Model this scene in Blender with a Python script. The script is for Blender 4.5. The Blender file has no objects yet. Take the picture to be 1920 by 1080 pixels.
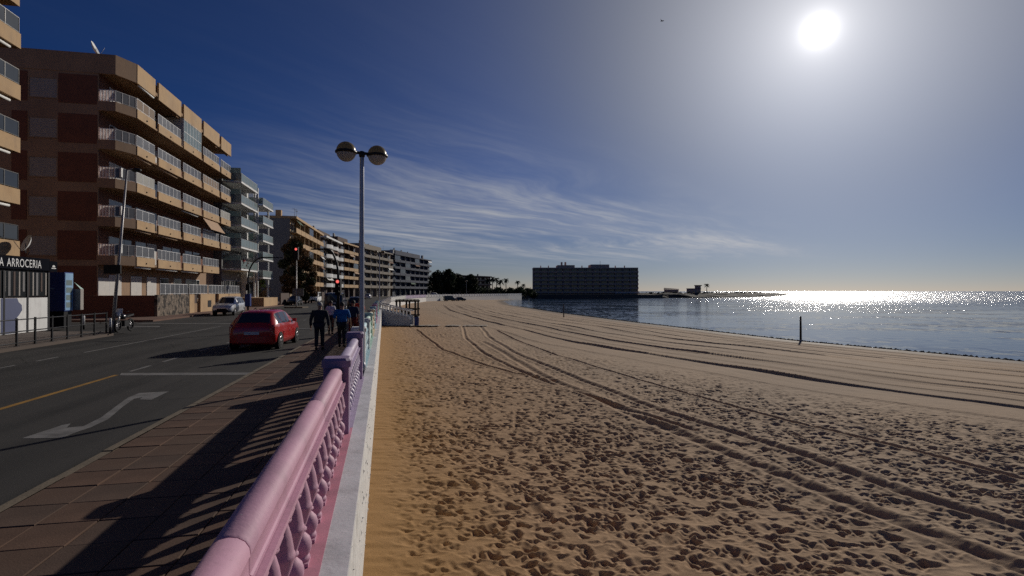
import bpy, bmesh, math, random
import numpy as np
from mathutils import Vector, Matrix

random.seed(7)
rng = np.random.default_rng(11)
SC = bpy.context.scene
COL = SC.collection
R = math.radians
FPX = 1000.0          # focal length in pixels of the 1920 px wide photograph
EYE = 2.2             # camera height above the road

# ------------------------------------------------------------------ camera
cd = bpy.data.cameras.new('camera')
cam = bpy.data.objects.new('camera', cd)
COL.objects.link(cam)
cam.location = (0, 0, EYE)
cam.rotation_euler = (R(90.34), 0, 0)
cd.sensor_width = 36.0
cd.lens = 36.0 * FPX / 1920.0
cd.clip_start = 0.05
cd.clip_end = 60000
SC.camera = cam

# ------------------------------------------------------------------ light
SUN_EL, SUN_AZ = R(23.0), R(30.0)
SUN_DIR = Vector((math.sin(SUN_AZ) * math.cos(SUN_EL), math.cos(SUN_AZ) * math.cos(SUN_EL), math.sin(SUN_EL)))
sl = bpy.data.lights.new('sun', 'SUN')
sl.energy = 5.0
sl.angle = R(0.55)
sl.color = (1.0, 0.925, 0.82)
sun = bpy.data.objects.new('sun', sl)
COL.objects.link(sun)
sun.rotation_euler = (-SUN_DIR).to_track_quat('-Z', 'Y').to_euler()

W = bpy.data.worlds.new('World')
SC.world = W
W.use_nodes = True
SKY_STRENGTH = 0.05


class NT:
    def __init__(s, tree):
        s.t = tree; s.n = tree.nodes; s.l = tree.links

    def new(s, typ, **kw):
        n = s.n.new(typ)
        for k, v in kw.items():
            setattr(n, k, v)
        return n

    def put(s, sock, v):
        if isinstance(v, bpy.types.NodeSocket):
            s.l.new(v, sock)
        elif v is not None:
            sock.default_value = v

    def math(s, op, a, b=None, c=None, clamp=False):
        n = s.new('ShaderNodeMath', operation=op, use_clamp=clamp)
        s.put(n.inputs[0], a)
        if b is not None: s.put(n.inputs[1], b)
        if c is not None: s.put(n.inputs[2], c)
        return n.outputs[0]

    def vmath(s, op, a, b=None):
        n = s.new('ShaderNodeVectorMath', operation=op)
        s.put(n.inputs[0], a)
        if b is not None: s.put(n.inputs[1], b)
        return n.outputs['Value'] if op in ('DOT_PRODUCT', 'LENGTH') else n.outputs[0]

    def ramp(s, v, lo, hi, o0=0.0, o1=1.0, kind='SMOOTHSTEP'):
        n = s.new('ShaderNodeMapRange', interpolation_type=kind)
        s.put(n.inputs['Value'], v)
        n.inputs['From Min'].default_value = lo; n.inputs['From Max'].default_value = hi
        n.inputs['To Min'].default_value = o0; n.inputs['To Max'].default_value = o1
        return n.outputs[0]

    def noise(s, vec, scale, detail=3.0, rough=0.55, dist=0.0):
        n = s.new('ShaderNodeTexNoise')
        if vec is not None: s.put(n.inputs['Vector'], vec)
        n.inputs['Scale'].default_value = scale
        n.inputs['Detail'].default_value = detail
        n.inputs['Roughness'].default_value = rough
        n.inputs['Distortion'].default_value = dist
        return n.outputs[0]

    def mapping(s, vec, scale=(1, 1, 1), rot=(0, 0, 0), loc=(0, 0, 0)):
        n = s.new('ShaderNodeMapping')
        s.put(n.inputs['Vector'], vec)
        n.inputs['Scale'].default_value = scale
        n.inputs['Rotation'].default_value = rot
        n.inputs['Location'].default_value = loc
        return n.outputs[0]

    def mix(s, f, a, b, blend='MIX'):
        n = s.new('ShaderNodeMix', data_type='RGBA', blend_type=blend)
        s.put(n.inputs[0], f)
        for k, v in ((6, a), (7, b)):
            if isinstance(v, (tuple, list)): v = (*v[:3], 1.0)
            s.put(n.inputs[k], v)
        return n.outputs[2]


def build_world():
    t = NT(W.node_tree)
    t.n.clear()
    out = t.new('ShaderNodeOutputWorld')
    sky = t.new('ShaderNodeTexSky')
    sky.sky_type = 'NISHITA'
    sky.sun_disc = False
    sky.sun_elevation = SUN_EL
    sky.sun_rotation = SUN_AZ
    sky.altitude = 0
    sky.air_density = 0.6
    sky.dust_density = 0.2
    sky.ozone_density = 6.0
    tc = t.new('ShaderNodeTexCoord')
    d = t.vmath('NORMALIZE', tc.outputs['Generated'])
    sep = t.new('ShaderNodeSeparateXYZ'); t.put(sep.inputs[0], d)
    z = t.math('MAXIMUM', sep.outputs[2], 0.0)
    den = t.math('ADD', z, 0.03)
    comb = t.new('ShaderNodeCombineXYZ')
    t.put(comb.inputs[0], t.math('DIVIDE', sep.outputs[0], den))
    t.put(comb.inputs[1], t.math('DIVIDE', sep.outputs[1], den))
    p = comb.outputs[0]
    # high cirrus: streaks drawn out along one wind direction on a far plane
    q = t.mapping(p, (1, 1, 1), (0, 0, R(-50)))
    warp = t.noise(q, 0.35, 3, 0.5)
    qv = t.new('ShaderNodeVectorMath', operation='ADD')
    t.put(qv.inputs[0], q)
    wv = t.new('ShaderNodeCombineXYZ'); t.put(wv.inputs[1], t.math('MULTIPLY', t.math('SUBTRACT', warp, 0.5), 1.5))
    t.put(qv.inputs[1], wv.outputs[0])
    n1 = t.noise(t.mapping(qv.outputs[0], (0.30, 1.9, 1)), 1.0, 11, 0.66, 0.15)
    n3 = t.noise(t.mapping(qv.outputs[0], (1.1, 4.2, 1), (0, 0, R(9))), 1.0, 8, 0.68)
    n1 = t.math('ADD', t.math('MULTIPLY', n1, 0.68), t.math('MULTIPLY', n3, 0.32))
    n2 = t.noise(t.mapping(qv.outputs[0], (0.16, 0.42, 1), (0, 0, 0), (3.1, 1.7, 0)), 1.0, 5, 0.6)
    sepq = t.new('ShaderNodeSeparateXYZ'); t.put(sepq.inputs[0], q)
    # the bank of cirrus itself lies across one part of the sky
    across = sepq.outputs[1]
    along = sepq.outputs[0]
    band = t.math('MULTIPLY', t.ramp(across, 1.3, 3.0), t.ramp(across, 12.0, 6.0))
    ends = t.math('MULTIPLY', t.ramp(along, 0.6, 5.2), t.ramp(along, 13.0, 8.0))
    bank = t.math('MULTIPLY', band, ends)
    bank = t.math('ADD', t.math('MULTIPLY', bank, 1.15), 0.015)
    streak = t.ramp(n1, 0.40, 0.68)
    patch = t.ramp(n2, 0.30, 0.62)
    cl = t.math('MULTIPLY', t.math('MULTIPLY', streak, patch), bank)
    veil = t.math('MULTIPLY', t.math('MULTIPLY', t.ramp(n2, 0.30, 0.75), bank), 0.42)
    cl = t.math('ADD', t.math('MULTIPLY', cl, 0.92), veil)
    cl = t.math('MULTIPLY', cl, t.ramp(sep.outputs[2], 0.0, 0.10))
    dot = t.vmath('DOT_PRODUCT', d, tuple(SUN_DIR))
    ang = t.math('MULTIPLY', t.math('ARCCOSINE', t.math('MINIMUM', dot, 0.999999)), 57.2958)
    tint_hi = t.mix(t.ramp(ang, 12, 34), (0.46, 0.60, 0.74), (0.36, 0.72, 1.20))
    tint = t.mix(t.ramp(sep.outputs[2], 0.0, 0.24), t.mix(t.ramp(ang, 22, 42), (0.92, 0.84, 0.80), (1.5, 1.12, 0.90)), tint_hi)     # warm dust low down, deep blue above
    skyc = t.vmath('MULTIPLY', sky.outputs[0], tint)
    bg1 = t.new('ShaderNodeBackground'); t.put(bg1.inputs[0], skyc); bg1.inputs[1].default_value = SKY_STRENGTH
    bgc = t.new('ShaderNodeBackground'); bgc.inputs[0].default_value = (0.40, 0.42, 0.47, 1); bgc.inputs[1].default_value = 1.45
    ms = t.new('ShaderNodeMixShader'); t.put(ms.inputs[0], cl); t.l.new(bg1.outputs[0], ms.inputs[1]); t.l.new(bgc.outputs[0], ms.inputs[2])
    # the sun's aureole in the air round it, and the blinding disc
    core = t.math('MULTIPLY', t.math('EXPONENT', t.math('MULTIPLY', ang, -1 / 0.55)), 5.5)
    h1 = t.math('MULTIPLY', t.math('EXPONENT', t.math('MULTIPLY', ang, -1 / 2.4)), 0.36)
    h2 = t.math('MULTIPLY', t.math('EXPONENT', t.math('MULTIPLY', ang, -1 / 11.0)), 1.35)
    glow = t.math('ADD', t.math('ADD', core, h1), h2)
    bg2 = t.new('ShaderNodeBackground'); bg2.inputs[0].default_value = (1.0, 0.97, 0.94, 1); t.put(bg2.inputs[1], glow)
    add = t.new('ShaderNodeAddShader'); t.l.new(ms.outputs[0], add.inputs[0]); t.l.new(bg2.outputs[0], add.inputs[1])
    t.l.new(add.outputs[0], out.inputs[0])


build_world()
vs = SC.view_settings
vs.view_transform = 'Standard'
vs.look = 'None'
vs.exposure = -0.85
vs.gamma = 1.0
vs.use_curve_mapping = False
SC.cycles.use_denoising = False      # a denoiser wipes out the glints on the sea
SC.cycles.use_adaptive_sampling = False
SC.cycles.max_bounces = 5
SC.cycles.caustics_reflective = False
SC.cycles.caustics_refractive = False
SC.cycles.sample_clamp_indirect = 1.0

# ------------------------------------------------------------------ materials
MATS = {}


def mat(name, col, rough=0.8, var=0.12, vscale=1.5, bump=0.0, bscale=40.0, metal=0.0, spec=0.4, emit=None, estr=1.0, trans=0.0, coat=0.0, col2=None, lo=0.45, hi=0.65, alpha=1.0):
    if name in MATS: return MATS[name]
    m = bpy.data.materials.new(name)
    m.use_nodes = True
    t = NT(m.node_tree)
    t.n.clear()
    out = t.new('ShaderNodeOutputMaterial')
    b = t.new('ShaderNodeBsdfPrincipled')
    tc = t.new('ShaderNodeTexCoord')
    v = tc.outputs['Object']
    n = t.noise(v, vscale, 5, 0.6)
    c = (*col, 1)
    f = t.ramp(n, 0.3, 0.7, 1 - var, 1 + var, 'LINEAR')
    vm = t.new('ShaderNodeVectorMath', operation='SCALE')
    if col2:
        base = t.mix(t.ramp(t.noise(v, vscale * 0.7, 6, 0.6), lo, hi), col, col2)
        t.put(vm.inputs[0], base)
    else:
        vm.inputs[0].default_value = col
    t.put(vm.inputs['Scale'], f)
    t.put(b.inputs['Base Color'], vm.outputs[0])
    b.inputs['Roughness'].default_value = rough
    t.put(b.inputs['Roughness'], t.ramp(n, 0.3, 0.7, rough * 0.92, min(1, rough * 1.08), 'LINEAR'))
    b.inputs['Metallic'].default_value = metal
    b.inputs['Specular IOR Level'].default_value = spec
    b.inputs['Coat Weight'].default_value = coat
    b.inputs['Coat Roughness'].default_value = 0.05
    b.inputs['Alpha'].default_value = alpha
    if emit:
        b.inputs['Emission Color'].default_value = (*emit, 1)
        b.inputs['Emission Strength'].default_value = estr
    if bump:
        bn = t.new('ShaderNodeBump')
        bn.inputs['Strength'].default_value = 1.0
        bn.inputs['Distance'].default_value = bump
        t.put(bn.inputs['Height'], t.noise(v, bscale, 4, 0.6))
        t.l.new(bn.outputs[0], b.inputs['Normal'])
    if trans:
        tr = t.new('ShaderNodeBsdfTranslucent')
        t.put(tr.inputs[0], vm.outputs[0])
        mx = t.new('ShaderNodeMixShader'); mx.inputs[0].default_value = trans
        t.l.new(b.outputs[0], mx.inputs[1]); t.l.new(tr.outputs[0], mx.inputs[2])
        t.l.new(mx.outputs[0], out.inputs[0])
    else:
        t.l.new(b.outputs[0], out.inputs[0])
    MATS[name] = m
    return m


def sand_material():
    m = bpy.data.materials.new('sand'); m.use_nodes = True
    t = NT(m.node_tree); t.n.clear()
    out = t.new('ShaderNodeOutputMaterial'); b = t.new('ShaderNodeBsdfPrincipled')
    g = t.new('ShaderNodeNewGeometry'); P = g.outputs['Position']
    sep = t.new('ShaderNodeSeparateXYZ'); t.put(sep.inputs[0], P)
    # distance from the sea wall: the sand blown up against it is a deeper ochre
    w = t.math('ADD', t.math('ADD', sep.outputs[0], t.math('MULTIPLY', sep.outputs[1], 0.242)), 0.26)
    w = t.math('ADD', w, t.math('MULTIPLY', t.math('SUBTRACT', t.noise(P, 0.7, 4, 0.6), 0.5), 2.2))
    och = t.ramp(w, 0.0, 3.3, 1, 0)
    big = t.noise(P, 0.11, 5, 0.6)
    col = t.mix(t.ramp(big, 0.35, 0.65), (0.44, 0.315, 0.205), (0.385, 0.28, 0.187))
    col = t.mix(t.math('MULTIPLY', t.ramp(t.noise(P, 2.3, 5, 0.65), 0.45, 0.75), 0.35), col, (0.27, 0.19, 0.13))
    warm = t.ramp(w, 1.5, 12.0, 0.9, 0)
    col = t.mix(warm, col, (0.40, 0.245, 0.13))
    col = t.mix(och, col, (0.36, 0.205, 0.08))
    fine = t.noise(P, 55, 3, 0.7)
    vm = t.new('ShaderNodeVectorMath', operation='SCALE'); t.put(vm.inputs[0], col); t.put(vm.inputs['Scale'], t.ramp(fine, 0.25, 0.75, 0.82, 1.18, 'LINEAR'))
    # wet sand by the waterline (low ground)
    wet = t.ramp(t.math('ADD', sep.outputs[2], t.math('MULTIPLY', t.math('SUBTRACT', big, 0.5), 0.06)), -2.03, -2.12)
    colw = t.mix(t.math('MULTIPLY', wet, 0.85), vm.outputs[0], (0.07, 0.05, 0.035))
    t.put(b.inputs['Base Color'], colw)
    t.put(b.inputs['Roughness'], t.ramp(wet, 0, 1, 0.95, 0.75))
    b.inputs['Specular IOR Level'].default_value = 0.2
    bn = t.new('ShaderNodeBump'); bn.inputs['Distance'].default_value = 0.006
    t.put(bn.inputs['Height'], t.noise(P, 22, 5, 0.7))
    # churned surface farther off, where single prints merge
    far = t.ramp(sep.outputs[1], 30, 55)
    bn2 = t.new('ShaderNodeBump'); t.put(bn2.inputs['Strength'], far); bn2.inputs['Distance'].default_value = 0.07
    t.put(bn2.inputs['Height'], t.noise(P, 2.6, 3, 0.6)); t.l.new(bn.outputs[0], bn2.inputs['Normal'])
    t.l.new(bn2.outputs[0], b.inputs['Normal'])
    t.l.new(b.outputs[0], out.inputs[0])
    return m


def sea_material():
    m = bpy.data.materials.new('sea_water'); m.use_nodes = True
    t = NT(m.node_tree); t.n.clear()
    out = t.new('ShaderNodeOutputMaterial'); b = t.new('ShaderNodeBsdfPrincipled')
    g = t.new('ShaderNodeNewGeometry'); P = g.outputs['Position']
    sep = t.new('ShaderNodeSeparateXYZ'); t.put(sep.inputs[0], P)
    dist = t.math('ADD', t.math('MULTIPLY', sep.outputs[1], 0.35), sep.outputs[0])
    gust = t.noise(t.mapping(P, (0.006, 0.03, 1), (0, 0, R(-20))), 1.0, 4, 0.6)
    off = t.ramp(t.math('ADD', dist, t.math('MULTIPLY', t.math('SUBTRACT', gust, 0.5), 110)), 120, 330)   # the open water beyond the sheltered bay
    b.inputs['Base Color'].default_value = (0.010, 0.030, 0.055, 1)
    b.inputs['IOR'].default_value = 1.33
    b.inputs['Specular IOR Level'].default_value = 0.5
    t.put(b.inputs['Roughness'], t.math('ADD', t.ramp(off, 0, 1, 0.05, 0.19, 'LINEAR'), t.math('MULTIPLY', gust, 0.05)))
    Pm = t.mapping(P, (1.0, 1.7, 1), (0, 0, R(-25)))
    h = t.math('ADD', t.math('MULTIPLY', t.noise(Pm, 0.45, 2, 0.5), 0.6), t.math('MULTIPLY', t.noise(Pm, 2.6, 3, 0.6), 0.22))
    bn = t.new('ShaderNodeBump'); t.put(bn.inputs['Strength'], 1.0)
    t.put(bn.inputs['Distance'], t.ramp(off, 0, 1, 0.035, 0.30, 'LINEAR'))
    t.put(bn.inputs['Height'], h)
    # cat's paws: patches of short steep ripples that flash in the sun
    paw = t.noise(t.mapping(P, (0.035, 0.16, 1), (0, 0, R(-12))), 1.0, 4, 0.65)
    ruf = t.math('MULTIPLY', t.ramp(paw, 0.46, 0.62), t.ramp(dist, 20, 150))
    ruf = t.math('ADD', ruf, t.math('MULTIPLY', off, 0.6))
    bn2 = t.new('ShaderNodeBump'); bn2.inputs['Strength'].default_value = 1.0
    t.put(bn2.inputs['Distance'], t.math('MULTIPLY', ruf, 0.20))
    t.put(bn2.inputs['Height'], t.noise(t.mapping(P, (1, 1.6, 1), (0, 0, R(30))), 1.9, 2, 0.5))
    t.l.new(bn.outputs[0], bn2.inputs['Normal'])
    # single wavelet facets, each tilted its own way: these make the glitter
    vor = t.new('ShaderNodeTexVoronoi'); vor.feature = 'F1'
    t.put(vor.inputs['Vector'], t.mapping(P, (1.6, 0.9, 1), (0, 0, R(-10))))
    vor.inputs['Scale'].default_value = 1.0
    tilt = t.vmath('MULTIPLY', t.vmath('SUBTRACT', vor.outputs['Color'], (0.5, 0.5, 0.5)), (1.0, 1.0, 0.0))
    sc_ = t.new('ShaderNodeVectorMath', operation='SCALE'); t.put(sc_.inputs[0], tilt)
    amp = t.math('ADD', t.math('MULTIPLY', off, 0.46), t.math('MULTIPLY', t.math('MULTIPLY', t.ramp(paw, 0.44, 0.60), t.ramp(dist, 15, 110)), 0.34))
    t.put(sc_.inputs['Scale'], amp)
    nn_ = t.vmath('NORMALIZE', t.vmath('ADD', bn2.outputs[0], sc_.outputs[0]))
    t.put(b.inputs['Normal'], nn_)
    t.l.new(b.outputs[0], out.inputs[0])
    return m


M_TAN = mat('tan_render', (0.50, 0.335, 0.18), 0.85, 0.12, 0.6, 0.004, 12, col2=(0.43, 0.28, 0.15))
M_TAN_D = mat('brown_render', (0.32, 0.20, 0.11), 0.88, 0.12, 0.5, 0.004, 12)
M_GABLE = mat('gable_render', (0.34, 0.225, 0.145), 0.9, 0.14, 0.35, 0.004, 10, col2=(0.28, 0.185, 0.12))
M_BRICK = mat('red_brick', (0.175, 0.070, 0.042), 0.85, 0.18, 1.2, 0.006, 26)
M_STONE = mat('rubble_stone', (0.19, 0.15, 0.115), 0.9, 0.5, 3.4, 0.12, 4.0, col2=(0.035, 0.028, 0.024), lo=0.47, hi=0.56)
M_WHITEPAINT = mat('white_paint', (0.72, 0.72, 0.70), 0.6, 0.08, 1.2)
M_WHITEMETAL = mat('white_metal', (0.74, 0.74, 0.74), 0.4, 0.06)
M_FROST = mat('frosted_pane', (0.17, 0.175, 0.19), 0.3, 0.16, 0.8, trans=0.3)
M_GLASS_D = mat('dark_glass', (0.025, 0.03, 0.035), 0.08, 0.2, 0.8, spec=0.7)
M_GLASS_B = mat('green_glass', (0.33, 0.41, 0.41), 0.12, 0.1, 0.6, spec=0.7, trans=0.3)
M_SHUTTER = mat('grey_shutter', (0.33, 0.30, 0.27), 0.7, 0.08, 2.0)
M_SHUTTER_W = mat('pale_shutter', (0.55, 0.53, 0.5), 0.7, 0.08, 2.0)
M_DARK = mat('dark_paint', (0.014, 0.014, 0.017), 0.6, 0.1, spec=0.15)
M_SIGN = mat('matt_sign_black', (0.012, 0.013, 0.018), 0.95, 0.1, spec=0.0)
M_PANE_D = mat('tinted_pane', (0.016, 0.018, 0.02), 0.25, 0.2, 0.8, spec=0.12)
M_DARKMETAL = mat('black_metal', (0.018, 0.018, 0.02), 0.45, 0.1, metal=0.3)
M_STEEL = mat('grey_steel', (0.34, 0.33, 0.33), 0.45, 0.1, 2.0, metal=0.3)
M_GALV = mat('galvanised_steel', (0.42, 0.42, 0.44), 0.38, 0.12, 4, metal=0.6)
M_CONC = mat('pale_concrete', (0.42, 0.40, 0.37), 0.9, 0.14, 0.5, 0.004, 14)
M_GREYWALL = mat('grey_render', (0.20, 0.195, 0.195), 0.9, 0.12, 0.2)
M_ROAD = mat('asphalt', (0.034, 0.033, 0.032), 0.88, 0.25, 0.35, 0.004, 70, spec=0.2, col2=(0.044, 0.042, 0.040))
def asphalt_wear(m):
    t = NT(m.node_tree)
    b = [n for n in t.n if n.type == 'BSDF_PRINCIPLED'][0]
    src = b.inputs['Base Color'].links[0].from_socket
    P = t.new('ShaderNodeNewGeometry').outputs['Position']
    q = t.mapping(P, (1, 1, 1), (0, 0, -math.atan(0.205)))
    # cracks
    ve = t.new('ShaderNodeTexVoronoi'); ve.feature = 'DISTANCE_TO_EDGE'
    t.put(ve.inputs['Vector'], t.mapping(P, (0.35, 0.22, 1))); ve.inputs['Scale'].default_value = 1.0
    crack = t.math('MULTIPLY', t.ramp(ve.outputs['Distance'], 0.006, 0.0), t.ramp(t.noise(P, 0.3, 3), 0.48, 0.60))
    # worn wheel lanes, oil down the middle, old repairs
    lane = t.noise(t.mapping(q, (1.1, 0.03, 1)), 1.0, 3, 0.5)
    spots = t.ramp(t.noise(P, 0.9, 6, 0.7), 0.60, 0.74)
    rep = t.new('ShaderNodeTexVoronoi'); rep.feature = 'F1'; rep.distance = 'CHEBYCHEV'
    t.put(rep.inputs['Vector'], t.mapping(q, (0.21, 0.085, 1))); rep.inputs['Scale'].default_value = 1.0
    sepc = t.new('ShaderNodeSeparateColor'); t.put(sepc.inputs[0], rep.outputs['Color'])
    patch = t.math('MULTIPLY', t.math('GREATER_THAN', sepc.outputs[0], 0.78), t.math('LESS_THAN', rep.outputs['Distance'], 0.42))
    c = t.mix(t.ramp(lane, 0.35, 0.65, 0, 0.8), src, (0.056, 0.053, 0.050))
    c = t.mix(t.math('MULTIPLY', patch, 0.7), c, (0.022, 0.021, 0.021))
    c = t.mix(t.math('MULTIPLY', spots, 0.55), c, (0.017, 0.016, 0.015))
    c = t.mix(crack, c, (0.010, 0.009, 0.008))
    t.put(b.inputs['Base Color'], c)


asphalt_wear(M_ROAD)
M_PAINT = mat('road_paint', (0.165, 0.16, 0.155), 0.8, 0.25, 3.0, col2=(0.10, 0.097, 0.093), lo=0.45, hi=0.72)
M_PAINT_Y = mat('yellow_road_paint', (0.30, 0.16, 0.03), 0.8, 0.25, 3.0, col2=(0.18, 0.11, 0.04), lo=0.5, hi=0.75)
M_TILE = mat('paving_tile', (0.110, 0.068, 0.048), 0.85, 0.22, 1.1, 0.003, 60, spec=0.25, col2=(0.092, 0.059, 0.043))
M_TILEB = mat('paving_bed', (0.07, 0.052, 0.04), 0.95, 0.2, 3)
M_KERB = mat('kerb_stone', (0.15, 0.12, 0.085), 0.9, 0.25, 2, 0.005, 30)
M_LAND = mat('land', (0.14, 0.115, 0.09), 0.95, 0.2, 0.05)
M_PINK = mat('pink_paint', (0.56, 0.31, 0.41), 0.62, 0.08, 1.3, 0.002, 30, col2=(0.47, 0.265, 0.35))
M_PINKD = mat('rose_paint', (0.60, 0.26, 0.33), 0.55, 0.08, 1.3, 0.0015, 30, col2=(0.52, 0.22, 0.28))
M_LILAC = mat('lilac_paint', (0.46, 0.38, 0.52), 0.5, 0.06, 1.3, 0.0015, 30)
M_PURPLE = mat('purple_paint', (0.29, 0.205, 0.33), 0.5, 0.08, 1.3, 0.0015, 30)
M_BLUEP = mat('pale_blue_paint', (0.42, 0.60, 0.66), 0.55, 0.06, 1.3, 0.0015, 30)
M_MINT = mat('mint_paint', (0.48, 0.66, 0.58), 0.55, 0.06, 1.3)
M_CREAM = mat('cream_paint', (0.70, 0.62, 0.45), 0.6, 0.06, 1.3)
M_LEDGE = mat('worn_white_paint', (0.62, 0.62, 0.64), 0.7, 0.10, 2.2, 0.004, 20, col2=(0.50, 0.50, 0.52), lo=0.5, hi=0.7)
M_WALLW = mat('chipped_white_wall', (0.70, 0.69, 0.66), 0.85, 0.14, 3.5, 0.02, 9, col2=(0.55, 0.53, 0.50), lo=0.58, hi=0.66)
M_FOAM = mat('sea_foam', (0.6, 0.61, 0.62), 0.5, 0.05)
M_BRONZE = mat('bronze_dome', (0.42, 0.34, 0.20), 0.3, 0.15, 3, trans=0.55)
M_GLOBE = mat('opal_globe', (0.62, 0.60, 0.58), 0.3, 0.05, trans=0.55)
M_RED = mat('red_car_paint', (0.50, 0.012, 0.012), 0.3, 0.05, coat=0.8)
M_SILVER = mat('silver_car_paint', (0.62, 0.63, 0.65), 0.3, 0.05, metal=0.35, coat=0.6)
M_NAVY = mat('navy_car_paint', (0.012, 0.016, 0.035), 0.3, 0.05, coat=0.8)
M_BLACKP = mat('black_car_paint', (0.010, 0.010, 0.012), 0.3, 0.05, coat=0.8)
M_TYRE = mat('tyre_rubber', (0.015, 0.015, 0.015), 0.9, 0.1)
M_RIM = mat('alloy_rim', (0.55, 0.55, 0.57), 0.3, 0.05, metal=0.8)
M_TAIL = mat('tail_lamp', (0.45, 0.02, 0.02), 0.15, 0.05, coat=0.5)
M_HEAD = mat('head_lamp', (0.6, 0.62, 0.65), 0.12, 0.05, coat=0.5)
M_PLATE = mat('number_plate', (0.62, 0.62, 0.6), 0.5, 0.05)
M_SIGREDL = mat('red_signal_light', (0.6, 0.03, 0.03), 0.3, 0.05, emit=(1.0, 0.16, 0.14), estr=1.8)
M_SKIN = mat('skin', (0.36, 0.19, 0.12), 0.6, 0.06)
M_HAIRG = mat('grey_hair', (0.33, 0.31, 0.29), 0.7, 0.2, 20)
M_HAIRD = mat('dark_hair', (0.03, 0.022, 0.018), 0.7, 0.2, 20)
M_BLKCLOTH = mat('black_cloth', (0.026, 0.024, 0.034), 0.95, 0.2, 6)
M_NAVYCL = mat('navy_cloth', (0.02, 0.03, 0.06), 0.95, 0.2, 6)
M_BLUECL = mat('blue_cloth', (0.015, 0.12, 0.36), 0.9, 0.15, 6)
M_WHITECL = mat('white_cloth', (0.62, 0.6, 0.66), 0.9, 0.1, 6)
M_MAROON = mat('maroon_cloth', (0.15, 0.02, 0.02), 0.9, 0.15, 6)
M_REDCL = mat('red_cloth', (0.55, 0.05, 0.02), 0.9, 0.15, 6)
M_BLUESIGN = mat('deep_blue_panel', (0.02, 0.05, 0.22), 0.4, 0.1, 1.5)
M_BLUELIGHT = mat('pale_lit_blue', (0.25, 0.42, 0.62), 0.4, 0.1, 1.5)  # label strip colour; on the kiosk side, sunlight put into the blue
M_WAVE = mat('wave_blue_paint', (0.07, 0.085, 0.17), 0.6, 0.1, 1.5)
M_BARK = mat('bark', (0.10, 0.075, 0.055), 0.95, 0.3, 5, 0.02, 12)
M_LEAF_A = mat('autumn_leaf', (0.12, 0.062, 0.026), 0.8, 0.5, 0.8, trans=0.25, col2=(0.065, 0.05, 0.02))
M_LEAF_G = mat('olive_leaf', (0.04, 0.042, 0.016), 0.8, 0.45, 0.8, trans=0.2)
M_LEAF_D = mat('dark_leaf', (0.030, 0.042, 0.020), 0.8, 0.45, 0.3, trans=0.2)
M_TIMBER = mat('dark_timber', (0.022, 0.017, 0.014), 0.85, 0.2, 6)
M_PLANK = mat('grey_plank', (0.36, 0.31, 0.25), 0.9, 0.2, 5)
M_ROCKD = mat('dark_rock', (0.05, 0.042, 0.035), 0.95, 0.4, 0.12, 0.3, 1.2)
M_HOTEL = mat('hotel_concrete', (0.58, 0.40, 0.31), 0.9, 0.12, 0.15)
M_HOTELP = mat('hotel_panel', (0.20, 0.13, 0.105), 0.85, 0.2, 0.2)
M_DKFAC = mat('dark_facade', (0.10, 0.07, 0.06), 0.9, 0.2, 0.3)
M_SLATE = mat('slate_facade', (0.085, 0.095, 0.13), 0.9, 0.15, 0.3)
M_BEIGE = mat('beige_facade', (0.27, 0.235, 0.195), 0.9, 0.15, 0.3)
M_OCHRE = mat('ochre_facade', (0.46, 0.32, 0.17), 0.9, 0.15, 0.3)
M_WEED = mat('weed_leaf', (0.07, 0.095, 0.02), 0.8, 0.4, 6, trans=0.3)
M_AWN = mat('awning_cloth', (0.62, 0.44, 0.30), 0.9, 0.1, 2, trans=0.3)
M_POT = mat('red_flower', (0.32, 0.03, 0.03), 0.8, 0.3, 5)


def paint_wear(m, chip=(0.60, 0.57, 0.55), grime=0.35):
    """old masonry paint: grime in patches, run marks, and small chips down to the primer"""
    t = NT(m.node_tree)
    b = [n for n in t.n if n.type == 'BSDF_PRINCIPLED'][0]
    src = b.inputs['Base Color'].links[0].from_socket
    P = t.new('ShaderNodeNewGeometry').outputs['Position']
    g1 = t.math('MULTIPLY', t.ramp(t.noise(t.mapping(P, (3.0, 3.0, 0.8)), 1.0, 6, 0.7), 0.48, 0.72), grime)
    c = t.mix(g1, src, t.mix(0.6, src, (0.16, 0.12, 0.11)))
    speck = t.math('MULTIPLY', t.ramp(t.noise(P, 42, 3, 0.6), 0.70, 0.74), t.ramp(t.noise(P, 1.7, 3, 0.6), 0.50, 0.60))
    c = t.mix(t.math('MULTIPLY', speck, 0.75), c, chip)
    dark = t.math('MULTIPLY', t.ramp(t.noise(P, 90, 2, 0.6), 0.72, 0.76), 0.6)
    c = t.mix(dark, c, (0.10, 0.07, 0.07))
    t.put(b.inputs['Base Color'], c)


for m_ in (M_PINK, M_PINKD, M_LILAC, M_PURPLE, M_BLUEP, M_MINT, M_CREAM): paint_wear(m_)
paint_wear(M_LEDGE, (0.42, 0.41, 0.40), 0.45)
for m_ in (M_TAN, M_GABLE, M_TAN_D, M_WHITEPAINT, M_GREYWALL, M_OCHRE): paint_wear(m_, (0.30, 0.26, 0.22), 0.5)


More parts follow.
